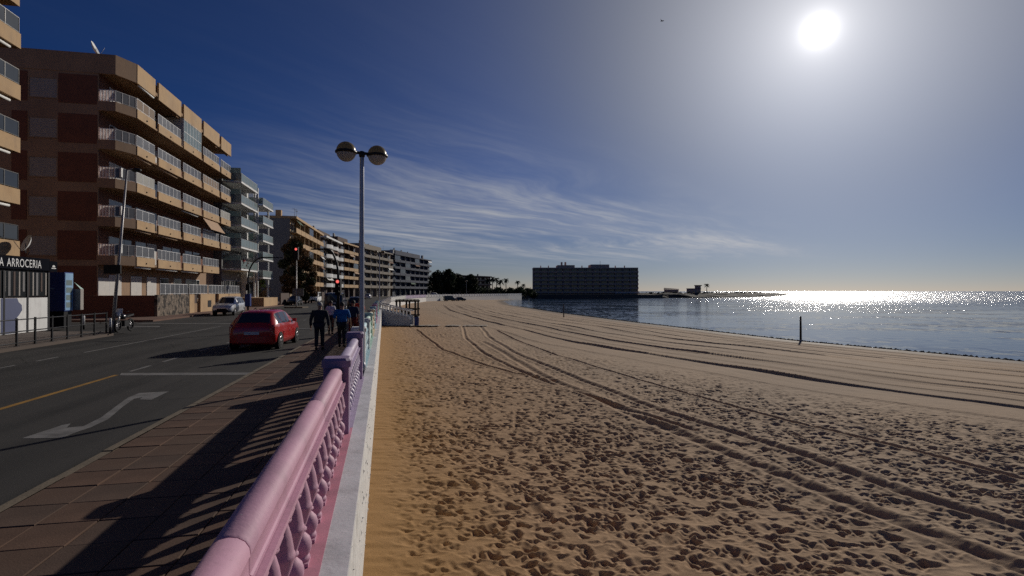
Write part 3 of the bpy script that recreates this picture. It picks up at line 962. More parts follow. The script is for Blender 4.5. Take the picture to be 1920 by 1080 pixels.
def baluster_mesh(m):
    b = MB()
    b.box(-.07, .07, -.07, .07, 0, .03, m)
    b.lathe([(r * 1.14, z + .03) for r, z in BAL_PROF], n=14, m=m)
    b.add([(-.075, -.075, .742), (.075, -.075, .742), (.075, .075, .742), (-.075, .075, .742), (-.075, -.075, .77), (.075, -.075, .77), (.075, .075, .77), (-.075, .075, .77), (0, 0, .70)], [(4, 5, 6, 7), (0, 1, 5, 4), (1, 2, 6, 5), (2, 3, 7, 6), (3, 0, 4, 7), (1, 0, 8), (2, 1, 8), (3, 2, 8), (0, 3, 8)], m)
    return b.mesh('baluster')


def rail_profile():
    # domed coping, in (across, height)
    half = [(.078, -.085), (.090, -.078), (.090, -.058), (.080, -.05), (.080, .03), (.086, .04), (.082, .072), (.064, .101), (.035, .119)]
    return [(-a, z) for a, z in half] + [(0, .125)] + half[::-1]


BAL = {}


def balustrade(y0, y1, mats, label, joints, post_first=False, post_last=True):
    rail_m, bal_m, plinth_m, post_m = mats
    a = ANG_B
    cx, cy = bd(-0.65, y0)
    root = thing('balustrade', label, 'balustrade', (cx, cy, 0.0), a, 'balustrade sections along the seafront')
    L = (y1 - y0) / math.cos(a)
    z0 = PAVE + 0.10
    post = 0.34
    ya = 0.0; yb = L - post
    MB().box(-.19, .20, ya, L, PAVE - .02, 0.254, plinth_m).build('plinth', root)
    zr = 1.045
    cuts = [ya] + [(j - y0) / math.cos(a) for j in joints] + [yb]
    pr = rail_profile()
    for c0, c1 in zip(cuts[:-1], cuts[1:]):
        m = MB(); n = len(pr)
        g = .004
        stations = [(c0 + g, .94), (c0 + g + .012, 1.0), (c1 - g - .012, 1.0), (c1 - g, .94)]
        v = []
        for y, s in stations:
            v += [(p[0] * (0.97 + 0.5 * (s - .94)), y, zr + p[1] * s) for p in pr]
        f = []
        for i in range(3):
            for k in range(n):
                k2 = (k + 1) % n
                f.append((i * n + k, i * n + k2, (i + 1) * n + k2, (i + 1) * n + k))
        m.add(v, f, rail_m, True)
        m.add(v[:n], [tuple(range(n))], rail_m); m.add(v[-n:], [tuple(range(n - 1, -1, -1))], rail_m)
        m.box(-.05, .125, c0 + g, c1 - g, zr - .115, zr - .084, rail_m)
        o = m.build('rail', root)
        me = o.data
        me.set_sharp_from_angle(angle=R(38))
    nb = max(1, round((yb - ya) / 0.372))
    key = bal_m.name
    if key not in BAL: BAL[key] = baluster_mesh(bal_m)
    for i in range(nb):
        y = ya + (yb - ya) * (i + .5) / nb
        link('baluster', BAL[key], root, (.045, y, 0.2545), random.choice((0, 1.57, 3.14)), (1, 1, (zr - .115 - .2545) / .77))

    def post_at(yc):
        m = MB(); h = .165
        m.box(-h, h, yc - h, yc + h, PAVE, 1.16, post_m)
        c = .05; H = .19
        oct1 = [(-H + c, -H), (H - c, -H), (H, -H + c), (H, H - c), (H - c, H), (-H + c, H), (-H, H - c), (-H, -H + c)]
        m.prism([(x, yc + y) for x, y in oct1], 1.161, 1.25, post_m)
        n = 8
        v = [(x, yc + y, 1.25) for x, y in oct1] + [(x * .86, yc + y * .86, 1.285) for x, y in oct1]
        m.add(v, [(i, (i + 1) % n, n + (i + 1) % n, n + i) for i in range(n)] + [tuple(range(n, 2 * n))], post_m)
        m.build('post', root)
    if post_last: post_at(L - post / 2)
    if post_first: post_at(post / 2)
    return root


PK = (M_PINK, M_PINK, M_PINKD, M_PURPLE)
balustrade(0.0, 7.58, PK, 'pink balustrade section nearest the viewer, with a purple end post', [2.25, 5.07])
balustrade(7.58, 12.12, (M_LILAC, M_LILAC, M_LILAC, M_PURPLE), 'lilac balustrade section following the pink one', [9.9])
cols = [('pale blue', M_BLUEP), ('mint green', M_MINT), ('cream', M_CREAM), ('pale blue', M_BLUEP), ('pink', M_PINK), ('lilac', M_LILAC), ('mint green', M_MINT), ('pale blue', M_BLUEP), ('cream', M_CREAM)]
ordn = ['third', 'fourth', 'fifth', 'sixth', 'seventh', 'eighth', 'ninth', 'tenth', 'eleventh']
yy = 13.55
for (cn, cmat), od in zip(cols, ordn):
    y2 = yy + 4.6
    pm = M_WHITEPAINT if od == 'third' else cmat
    balustrade(yy, y2, (cmat, cmat, cmat, pm), f'{cn} balustrade section, {od} along the wall from the pink one', [], post_first=(od == 'third'))
    yy = y2
# low bridging plinth where the street lamp stands between two sections
# ------------------------------------------------------------------ street lamps with twin globes


def globe_lamp(x, y, top, label, bar_dir=(0.88, 0.47)):
    root = thing('street_lamp', label, 'street lamp', (x, y, PAVE), 0, 'twin globe street lamps along the seafront')
    H = top - PAVE
    MB().lathe([(.11, 0), (.11, .25), (.085, .30), (.068, .34), (.062, 2.0), (.052, H - .12), (.052, H - .1)], n=14, m=M_GALV).build('pole', root)
    m = MB()
    m.lathe([(.05, H - .11), (.075, H - .08), (.075, H + .03), (.04, H + .05)], n=12, m=M_DARKMETAL)
    bx, by = Vector(bar_dir).normalized()
    e = 0.38
    m.tube([(-bx * .60, -by * .60, H), (bx * .60, by * .60, H)], .038, 8, M_DARKMETAL)
    m.build('cross_bar', root)
    for s in (-1, 1):
        c = (s * bx * e, s * by * e, H)
        hd = MB()
        n = 20
        hd.lathe([(.235, -.055), (.262, -.04), (.262, .0), (.235, .015)], c, n, M_DARKMETAL)
        lh = hd.build('lamp_head', root)
        MB().ball(c, .235, M_BRONZE, 20, z0=.06, z1=.999).build('dome', lh)
        MB().ball((c[0], c[1], c[2] - .02), .232, M_GLOBE, 20, z0=-.999, z1=-.14).build('globe', lh)
    return root


globe_lamp(-3.72, 13.2, 5.62, 'nearest tall street lamp with two bronze topped globes, beside the purple post')
globe_lamp(-14.42, 58.0, 6.4, 'second twin globe street lamp, beyond the walkers')
globe_lamp(-19.0, 222.0, 6.4, 'distant twin globe street lamp by the dark trees')

# ------------------------------------------------------------------ buildings


def railing_mesh(L, h, m, panel_m, nv, x=0.0, along='y'):
    """frame and pane meshes for a railing of length L on the floor z = 0"""
    f = MB(); g = MB()
    f.box(-.02, .02, 0, L, h - .04, h, m)
    f.box(-.015, .015, 0, L, .06, .09, m)
    for k in range(nv + 1):
        y = L * k / nv
        f.box(-.022, .022, max(0, y - .03), min(L, y + .03), .0, h - .041, m)
    if panel_m:
        for k in range(nv):
            g.box(-.006, .006, L * k / nv + .05, L * (k + 1) / nv - .05, .1, h - .05, panel_m)
    return f, g


def tan_block():
    Y0 = 43.8
    cx, cy = rd(-22.66, Y0)
    root = thing('apartment_block', 'tan and brick apartment block with long rows of balconies', 'building', (cx, cy, 0), ANG_R)
    L = 27.0
    top = 21.55
    bodyx = -2.1
    m = MB()
    m.box(-17, bodyx, 0, L, 0, 20.2, M_GABLE)
    m.build('wall', root)
    m = MB()
    for z in (4.4, 7.55, 10.7, 13.85, 17.0):
        m.box(bodyx - .5, bodyx + .02, 0.1, L - .1, z + .12, z + 3.0, M_BRICK)
    m.build('brick_front', root)
    foot = [(-17.3, -.03), (-.84, -.03), (0, 1.6), (0, L), (-17.3, L)]
    m = MB(); m.prism([(-17.2, 0), (-.9, 0), (-.06, 1.6), (-.06, L - .05), (-17.2, L - .05)], 20.2, 20.5, M_TAN_D); m.build('roof', root)
    # attic parapet: gable run, chamfer, and one panel for each bay
    bays = [(1.62, 5.0), (5.7, 10.8), (11.5, 16.4), (17.1, 22.4), (23.1, 27.0)]
    m = MB(); m.box(-17.2, -.86, -.05, .15, 19.95, top, M_GABLE); m.build('parapet', root)
    m = MB(); m.prism([(-.86, -.05), (-.02, 1.58), (-.17, 1.64), (-1.0, .1)], 19.95, top, M_GABLE); m.build('parapet', root)
    for a, b in bays:
        MB().box(-.16, .02, a, b, 19.95, top + random.uniform(-.05, .05), M_TAN).build('parapet', root)
    m = MB(); m.box(-.5, -.36, 1.6, L, 19.95, top - .12, M_TAN_D); m.build('parapet', root)
    # floors of balconies
    win_meshes = []
    for k, (glm, w) in enumerate(((M_GLASS_D, 2.0), (M_SHUTTER_W, 2.0), (M_GLASS_D, 2.6))):
        b = MB()
        b.box(-.02, .03, -w / 2, w / 2, 0, 2.25, M_WHITEMETAL if k != 2 else M_DARKMETAL)
        b.box(.03, .036, -w / 2 + .06, -.03, .06, 2.19, glm); b.box(.03, .036, .03, w / 2 - .06, .06, 2.19, glm)
        win_meshes.append(b.mesh('window'))
    spot = MB().ball((0, 0, 0), .07, M_DARK, 8).mesh('drain_spout')
    for fi, z in enumerate((4.4, 7.55, 10.7, 13.85, 17.0)):
        slab = MB()
        end = L if fi else 22.5
        slab.prism([(bodyx + .01, .0), (-.88, .0), (-.06, 1.6), (-.06, end), (bodyx + .01, end)], z + .0, z + .16, M_TAN_D)
        bal = slab.build('balcony', root)
        for bi, (a, b) in enumerate(bays):
            if b > end + .1: continue
            MB().box(-.13, .03, a, b, z - .05, z + .72, M_TAN).build('parapet', bal)
            f, g = railing_mesh(b - a, .95, M_WHITEMETAL, random.choice((M_FROST, M_FROST, M_FROST, mat('pale_screen', (.42, .41, .38), .6, .15, .8, trans=.3), mat('brown_screen', (.20, .14, .10), .8, .15, .8))), int((b - a) / .85))
            fo = f.build('railing', bal); fo.location = (-.05, a, z + .72)
            go = g.build('railing_pane', bal); go.location = (-.05, a, z + .72)
            so = link('drain_spout', spot, bal, (.05, (a + b) / 2, z + .22))
            MB().box(-.42, -.32, b, min(b + .7, end), z + .1, z + .9, M_TAN_D).build('divider', bal)
            for q in range(2):
                wy = a + (b - a) * (.28 + .44 * q)
                link('window', win_meshes[random.choice((0, 0, 1, 2))], root, (bodyx + .03, wy, z + .17))
        # chamfered corner and gable side of the corner balcony
        dx, dy = .84, 1.6
        ll = math.hypot(dx, dy); aa = -math.atan2(dx, dy)
        MB().prism([(-.86, -.03), (-.02, 1.58), (-.15, 1.62), (-.99, .06)], z - .05, z + .72, M_GABLE).build('parapet', bal)
        f, g = railing_mesh(ll - .1, .95, M_STEEL, M_FROST, 3)
        for q in (f.build('railing', bal), g.build('railing_pane', bal)):
            q.location = (-.9, .05, z + .72); q.rotation_euler = (0, 0, aa)
        MB().box(-2.2, -.88, -.03, .1, z - .05, z + .72, M_GABLE).build('parapet', bal)
        f, g = railing_mesh(1.3, .95, M_WHITEMETAL, mat('striped_pane', (0.75, 0.68, 0.66), .4, .3, 3, trans=.6), 6)
        for q in (f.build('railing', bal), g.build('railing_pane', bal)):
            q.location = (-.9, .03, z + .72); q.rotation_euler = (0, 0, R(90))
        # rolled and open awnings under the slabs
        for bi, (a, b) in enumerate(bays[:4]):
            if (fi, bi) in ((0, 0), (0, 1), (0, 2), (1, 0), (1, 1), (2, 2), (3, 0), (3, 1)):
                w = MB(); w.tube([(-.25, a + .3, z - .16), (-.25, b - .3, z - .16)], .075, 8, M_WHITEPAINT if fi in (0, 2) else M_AWN)
                w.build('awning', root)
    w = MB(); w.tube([(-.1, 2.0, 19.85), (-.1, 4.9, 19.85)], .07, 8, M_WHITEPAINT); w.build('awning', root)
    z = 7.55 + 3.0
    m = MB(); m.add([(-.1, 17.3, z), (-.1, 22.2, z), (.75, 22.2, z - 1.25), (.75, 17.3, z - 1.25), (-.1, 17.3, z - .03), (-.1, 22.2, z - .03), (.75, 22.2, z - 1.28), (.75, 17.3, z - 1.28)],
                    [(0, 3, 2, 1), (4, 5, 6, 7), (0, 1, 5, 4), (2, 3, 7, 6), (0, 4, 7, 3), (1, 2, 6, 5)], M_AWN)
    m.build('awning', root)['label'] = 'open tan awning over one balcony'
    # glazed-in balcony on the top row
    a, b = bays[2]; z = 17.0 + .72
    f, g = railing_mesh(b - a, 2.35, M_WHITEMETAL, M_GLASS_B, 6)
    gz = MB(); gz.box(-.02, .03, a, b, z + 1.0, z + 1.05, M_WHITEPAINT)
    gb = gz.build('glazed_balcony', root)
    for q in (f.build('frame', gb), g.build('pane', gb)): q.location = (0.0, a, z)
    MB().box(-2.0, -.02, a - .04, a + .03, 17.2, 20.1, M_WHITEMETAL).build('side_screen', gb)
    # gable: brick panels between floor bands and a column of shuttered windows
    for fi, z in enumerate((1.9, 4.75, 7.9, 11.05, 14.2, 17.4)):
        MB().box(-.84 - 4.1, -.84 - 1.35, -.035, .2, z, z + 2.35, M_BRICK).build('brick_panel', root)
        MB().box(-.84 - 7.3, -.84 - 6.25, -.035, .2, z, z + 2.35, M_BRICK).build('brick_panel', root)
        MB().box(-.84 - 12.6, -.84 - 9.4, -.035, .2, z, z + 2.35, M_BRICK).build('brick_panel', root)
        if z > 2:
            wf = MB()
            for (p, q, r, s) in ((-7.02, -6.94, z + .25, z + 1.95), (-5.02, -4.94, z + .25, z + 1.95), (-6.94, -5.02, z + 1.87, z + 1.95), (-6.94, -5.02, z + .25, z + .33)):
                wf.box(p, q, -.06, .05, r, s, M_GABLE)
            wo = wf.build('window', root)
            sh = MB()
            for k in range(11):
                zz = z + .34 + k * .139
                sh.add([(-6.93, -.012, zz), (-5.03, -.012, zz), (-5.03, -.032, zz + .06), (-6.93, -.032, zz + .06), (-5.03, -.012, zz + .135), (-6.93, -.012, zz + .135)], [(0, 1, 2, 3), (3, 2, 4, 5)], M_SHUTTER)
            sh.build('shutter', wo)
    # corner red wall behind the gable-side balconies and the air conditioners on them
    for z in (4.6, 7.75, 10.9):
        MB().box(-1.35, -.6, .35, .75, z + .75, z + 1.5, M_WHITEPAINT).build('air_conditioner', root)
    # ground floor terrace behind a rubble wall
    tw = MB(); tw.box(-2.0, 2.2, -.2, 22.6, 0.0, 1.0, M_TAN_D); tw.build('terrace', root)
    MB().box(2.2, 2.42, -.4, 6.3, 0.0, 1.9, M_STONE).build('rubble_wall', root)
    MB().box(-14, 2.19, -.42, -.2, 0.0, 1.85, M_BRICK).build('brick_wall', root)
    for (a, b) in ((6.4, 7.6), (9.2, 13.4), (14.6, 22.6)):
        MB().box(2.18, 2.42, a, b, 0.0, 1.9, M_TAN).build('terrace_wall', root)
    for a in (7.62, 13.42):
        MB().box(2.1, 2.16, a, a + 1.5, 0.05, 1.9, M_DKFAC).build('gate', root)
    mb_ = MB()
    for y in (11.2, 18.6): mb_.box(2.421, 2.44, y, y + 1.0, .55, 1.25, M_DARK)
    mb_.build('meter_box', root)
    for a, b in ((.4, 6.2), (6.6, 11.4), (11.8, 16.8), (17.2, 22.4)):
        f, g = railing_mesh(b - a, .95, M_WHITEMETAL, M_FROST, int((b - a) / .9))
        for q in (f.build('railing', root), g.build('railing_pane', root)): q.location = (2.3, a, 1.9)
    for y in (2.6, 6.3, 9.4, 12.3, 15.6, 18.8, 21.0):
        link('window', win_meshes[1 if y < 11 else 0], root, (bodyx + .03, y, 1.3))
    MB().box(bodyx, bodyx + .06, -.02, 1.6, 1.1, 3.3, M_SHUTTER_W).build('shutter', root)
    # roof gear
    return root


tan = tan_block()


def dish(loc, rz, el, r, label, mast=.5):
    root = thing('satellite_dish', label, 'satellite dish', loc, rz, 'satellite dishes on the buildings')
    m = MB(); m.tube([(0, 0, 0), (0, 0, mast)], .025, 6, M_STEEL); m.build('mast', root)
    m = MB(); n = 16; v = []; f = []
    for i in range(5):
        q = r * i / 4
        for k in range(n):
            a = 2 * math.pi * k / n
            v.append((max(q, .01) * math.cos(a), -.0 - .9 * r * (1 - (i / 4) ** 2) * .35, max(q, .01) * math.sin(a)))
    for i in range(4):
        for k in range(n):
            k2 = (k + 1) % n
            f.append((i * n + k, i * n + k2, (i + 1) * n + k2, (i + 1) * n + k))
    m.add(v, f, M_WHITEPAINT, True)
    m.add([(x, y - .012, z) for x, y, z in v], [q[::-1] for q in f], M_WHITEPAINT, True)
    o = m.build('reflector', root); o.location = (0, 0, mast); o.rotation_euler = (el, 0, 0)
    m = MB(); m.tube([(0, 0, -r), (0, r * 1.0, -.1)], .015, 5, M_STEEL); o = m.build('feed_arm', root); o.location = (0, 0, mast); o.rotation_euler = (el, 0, 0)
    return root


def on_block(root, x, y, z):
    return root.matrix_basis @ Vector((x, y, z)) if False else Matrix.Translation(root.location) @ Matrix.Rotation(root.rotation_euler[2], 4, 'Z') @ Vector((x, y, z))


p = on_block(tan, -2.6, .6, 20.5)
dish(p, R(-70), R(25), .62, 'white satellite dish on the roof of the tan block', 1.7)


def antenna(loc, h, label):
    root = thing('antenna', label, 'antenna', loc, random.uniform(0, 3), 'roof aerials on the blocks')
    m = MB(); m.tube([(0, 0, 0), (0, 0, h)], .03, 6, M_DARKMETAL); m.build('mast', root)
    m = MB(); m.tube([(-.6, 0, h - .15), (.6, 0, h - .15)], .018, 5, M_DARKMETAL)
    for k in range(6): m.tube([(-.5 + k * .2, -.3 + k * .02, h - .15), (-.5 + k * .2, .3 - k * .02, h - .15)], .012, 5, M_DARKMETAL)
    m.build('array', root)


antenna(on_block(tan, -3.5, 4.6, 20.5), 2.6, 'roof aerial near the front of the tan block')
antenna(on_block(tan, -3.0, 20.6, 20.5), 3.2, 'roof aerial toward the far end of the tan block')


def near_block():
    cx, cy = rd(-21.5, 29.9)
    root = thing('apartment_block', 'nearest apartment block at the edge of the photo, with dark railings', 'building', (cx, cy, 0), ANG_R)
    L = 26
    m = MB(); m.box(-16, -1.6, -L, -.02, 0, 18.2, M_GABLE); m.build('wall', root)
    MB().box(-16.2, -.05, -L, 0, 18.2, 18.9, M_TAN).build('roof', root)
    b = MB(); b.box(-.02, .03, -1, 1, 0, 2.25, M_DARKMETAL); b.box(.03, .036, -.94, -.03, .06, 2.19, M_GLASS_D); b.box(.03, .036, .03, .94, .06, 2.19, M_GLASS_D)
    wme = b.mesh('window')
    for z in (4.2, 7.1, 10.0, 12.95, 15.85):
        o = MB().box(-1.6, -.1, -L, -.06, z, z + .16, M_TAN_D).build('balcony', root)
        MB().box(-.1, .02, -L, 0, z - .04, z + .80, M_TAN).build('parapet', o)
        MB().box(-1.6, -.11, -.1, .0, z - .04, z + .80, M_GABLE).build('parapet', o)
        f, g = railing_mesh(L - .05, .9, M_DARKMETAL, M_GLASS_D, 24)
        for q in (f.build('railing', o), g.build('railing_pane', o)): q.location = (-.05, -L, z + .80)
        MB().box(-1.5, -.2, -.06, -.03, z + .8, z + 1.6, M_DARKMETAL).build('railing', o)
        for k in range(5): link('window', wme, root, (-1.57, -2.5 - k * 4.6, z + .17))
        a = MB(); a.tube([(-.15, -9, z + 2.72), (-.15, -.6, z + 2.72)], .07, 8, M_WHITEPAINT); a.build('awning', root)
    for k in range(5): link('window', wme, root, (-1.57, -2.5 - k * 4.6, .7))
    return root


nb = near_block()
dish(Vector((*rd(-20.8, 29.4), 4.3)), R(150), R(20), .5, 'cream satellite dish above the restaurant sign', .55)


def modern_block():
    cx, cy = rd(-22.0, 71.2)
    root = thing('apartment_block', 'white modern apartment block with green glass balconies', 'building', (cx, cy, 0), ANG_R)
    MB().box(-15, -2.0, 0, 8.6, 0, 17.6, M_GREYWALL).build('wall', root)  # grey, not white: shade of the deep balcony recess put into the colour
    MB().box(-15, -1.2, 8.62, 15.0, 0, 18.1, M_WHITEPAINT).build('wall', root)
    MB().box(-12, -3.5, 1.0, 7.5, 17.6, 19.6, M_CONC).build('penthouse', root)
    f, g = railing_mesh(8.4, 1.0, M_WHITEMETAL, M_GLASS_B, 7)
    for q in (f.build('railing', root), g.build('railing_pane', root)): q.location = (-1.8, .1, 17.85)
    b = MB(); b.box(-.02, .03, -1.3, 1.3, 0, 2.3, M_WHITEMETAL)
    for k in range(3): b.box(.03, .036, -1.24 + k * .84, -1.24 + k * .84 + .78, .06, 2.24, M_GLASS_D)
    wme = b.mesh('window')
    for z in (5.0, 7.95, 10.9, 13.85, 16.7):
        o = MB().box(-2.0, .4, .05, 8.2, z, z + .22, M_WHITEPAINT).build('balcony', root)
        f, g = railing_mesh(8.1, 1.1, M_STEEL, M_GLASS_B, 6)
        for q in (f.build('railing', o), g.build('railing_pane', o)): q.location = (.36, .08, z + .22)
        f, g = railing_mesh(2.2, 1.1, M_STEEL, M_GLASS_B, 2)
        for q in (f.build('railing', o), g.build('railing_pane', o)): q.location = (.34, .08, z + .22); q.rotation_euler = (0, 0, R(90))
        MB().box(-1.9, .3, .06, .12, z + .25, z + 2.0, M_GLASS_B).build('side_screen', o)
        for y in (2.2, 6.0): link('window', wme, root, (-1.97, y, z + .23))
    for z in (4.1, 6.9, 9.65, 12.3, 15.0):
        o = MB().box(-1.2, 1.0, 8.9, 15.3, z, z + .22, M_WHITEPAINT).build('balcony', root)
        f, g = railing_mesh(6.3, 1.05, M_STEEL, M_GLASS_B, 5)
        for q in (f.build('railing', o), g.build('railing_pane', o)): q.location = (.95, 8.95, z + .22)
        f, g = railing_mesh(2.0, 1.05, M_STEEL, M_GLASS_B, 2)
        for q in (f.build('railing', o), g.build('railing_pane', o)): q.location = (.93, 8.95, z + .22); q.rotation_euler = (0, 0, R(90))
        for y in (10.6, 13.6): link('window', wme, root, (-1.17, y, z + .23))
    for y, x in ((8.5, .3), (8.85, -.2), (13.2, .7)):
        MB().box(x - .12, x + .12, y - .12, y + .12, 0, 17.6 if y < 9 else 15.2, M_WHITEPAINT).build('column', root)
    for y in (1.7, 4.6, 7.0, 10.6, 13.6): link('window', wme, root, (-1.9 if y < 8.6 else -1.17, y, 1.4))
    MB().box(-2, 3.2, .2, 8.2, 0, 1.3, M_TAN).build('terrace', root)
    MB().box(3.3, 3.5, 9.0, 15.0, .0, 1.9, M_DKFAC).build('hoarding', root)
    pm = MB()
    for _ in range(120):
        x, y, z = random.uniform(-.6, .5), random.uniform(.6, 3.5), random.uniform(5.3, 6.6); r = random.uniform(.06, .14); a = random.uniform(0, 6)
        pm.add([(x, y, z - r), (x + r * math.cos(a), y + r * math.sin(a), z), (x, y, z + r), (x - r * math.cos(a), y - r * math.sin(a), z + .03)], [(0, 1, 2, 3)], random.choice((M_POT, M_LEAF_G)))
    pm.build('balcony_plants', root)
    return root


modern_block()


def far_block(A, B, depth, h, label, wall_m, par_m, floors, bays, end_m=None, recess=1.3, win=M_GLASS_D, penthouse=True, curved=False, roofx=True):
    A = Vector(A); B = Vector(B)
    d = B - A; L = d.length
    rz = math.atan2(-d.x, d.y)
    root = thing('apartment_block', label, 'building', (A.x, A.y, 0), rz)
    MB().box(-depth, -recess, 0, L, 0, h, end_m or wall_m).build('wall', root)
    MB().box(-recess + .002, -recess + .06, .1, L - .1, 0, h - .1, wall_m).build('front_wall', root)
    MB().box(-depth - .1, .05, -.05, L + .05, h, h + .5, par_m).build('roof', root)
    dz = (h - 3.6) / floors
    bw = L / bays
    b = MB(); b.box(-.02, .03, -.8, .8, 0, 2.0, M_WHITEMETAL); b.box(.03, .036, -.72, -.03, .06, 1.94, win); b.box(.03, .036, .03, .72, .06, 1.94, win)
    wme = b.mesh('window')
    m = MB()
    if curved:
        n = 9; pts = [(.9 * math.sin(math.pi * k / (n - 1)), .15 + (bw - .3) * k / (n - 1)) for k in range(n)]
        m.prism([(-recess, .15)] + pts + [(-recess, bw - .15)], 0, .2, par_m)
        for p, q in zip(pts[:-1], pts[1:]): m.prism([p, q, (q[0] - .1, q[1]), (p[0] - .1, p[1])], .201, 1.05, par_m)
    else:
        m.box(-recess, 0, .15, bw - .15, 0, .2, par_m); m.box(-.1, 0, .15, bw - .15, .201, 1.05, par_m)
    bme = m.mesh('balcony')
    dv = MB().box(-recess, -.2, -.1, .1, 0, h, wall_m).mesh('divider')
    for k in range(1, bays): link('divider', dv, root, (0, bw * k, 0))
    for fl in range(floors):
        z = 3.4 + dz * fl
        for k in range(bays):
            link('balcony', bme, root, (0, bw * k, z))
            link('window', wme, root, (-recess + .08, bw * (k + .3), z + .25))
            link('window', wme, root, (-recess + .08, bw * (k + .7), z + .25))
    gz = MB(); gz.box(-.12, -.08, .2, bw - .2, 1.06, dz - .05, M_GLASS_D)
    for q in range(5): gz.box(-.14, -.06, .2 + (bw - .45) * q / 4, .26 + (bw - .45) * q / 4, 1.052, dz - .045, M_WHITEMETAL)
    gme = gz.mesh('glazed_balcony')
    aw = []
    for cm in (M_AWN, M_SHUTTER_W, mat('green_awning', (.06, .11, .07), .9, .1), mat('brown_awning', (.16, .08, .05), .9, .1)):
        aw.append(MB().add([(-.05, .3, dz - .12), (-.05, bw - .3, dz - .12), (.55, bw - .3, dz - .8), (.55, .3, dz - .8), (-.05, .3, dz - .16), (-.05, bw - .3, dz - .16), (.55, bw - .3, dz - .84), (.55, .3, dz - .84)], [(0, 3, 2, 1), (4, 5, 6, 7), (0, 1, 5, 4), (2, 3, 7, 6), (0, 4, 7, 3), (1, 2, 6, 5)], cm).mesh('awning'))
    for fl in range(floors):
        for k in range(bays):
            t_ = random.random()
            if t_ < .14 and not curved: link('glazed_balcony', gme, root, (0, bw * k, 3.4 + dz * fl))
            elif t_ < .26: link('awning', random.choice(aw), root, (0, bw * k, 3.4 + dz * fl))
    for k in range(bays): link('window', wme, root, (-recess + .08, bw * (k + .5), .4))
    for k in range(max(2, bays // 2)):
        x_, y_ = -random.uniform(2.5, 7), L * (k + .5) / max(2, bays // 2); w_ = random.uniform(.6, 1.6)
        MB().box(x_ - w_, x_, y_ - w_ / 2, y_ + w_ / 2, h + .5, h + random.uniform(1.4, 3.0), random.choice((M_CONC, wall_m, par_m))).build('roof_hut', root)
    if penthouse:
        o = MB().box(-depth + 1, -3.0, L * .15, L * .8, h + .5, h + 2.6, wall_m).build('penthouse', root)
        for k in range(3): MB().box(-5 - k, -4.5 - k, L * (.2 + .22 * k), L * (.2 + .22 * k) + .5, h + 2.6, h + 3.8, M_CONC).build('chimney', root)
    return root


b3 = far_block((-44.5, 110), (-51.2, 145), 16, 17.2, 'ochre apartment block with a blank grey gable behind the street trees', M_OCHRE, M_TAN, 5, 7, M_GREYWALL, penthouse=False)
far_block((-52.9, 152), (-55.9, 176), 14, 17.6, 'dark apartment block with curved white balcony fronts', M_DKFAC, M_WHITEPAINT, 5, 3, curved=True)
far_block((-56.0, 178), (-56.4, 196), 14, 18.2, 'narrow tan apartment block just left of the lamp pole', M_DKFAC, M_TAN, 5, 3)
far_block((-55.2, 200), (-52.4, 235), 14, 18.2, 'beige apartment block just right of the lamp pole', M_BEIGE, M_BEIGE, 5, 5)
far_block((-52.2, 238), (-44.0, 292), 14, 18.6, 'slate blue apartment block at the far end of the row', M_SLATE, M_SLATE, 5, 8, M_DKFAC)
far_block((-38, 330), (-14, 372), 12, 12.0, 'low dark building half hidden by the dark trees', M_DKFAC, M_BEIGE, 3, 5, penthouse=False)
antenna((-46.5, 114, 17.7), 2.2, 'roof aerial on the grey gable of the ochre block')
antenna((-47.3, 117, 17.7), 2.2, 'second roof aerial on the ochre block, farther back')
for k, (x, y) in enumerate(((-58, 240), (-56, 252), (-53, 268))):
    antenna((x, y, 19.1), 3.6 - .5 * k, f'roof aerial on the slate blue block, {["nearest of three", "middle of three", "farthest of three"][k]}')


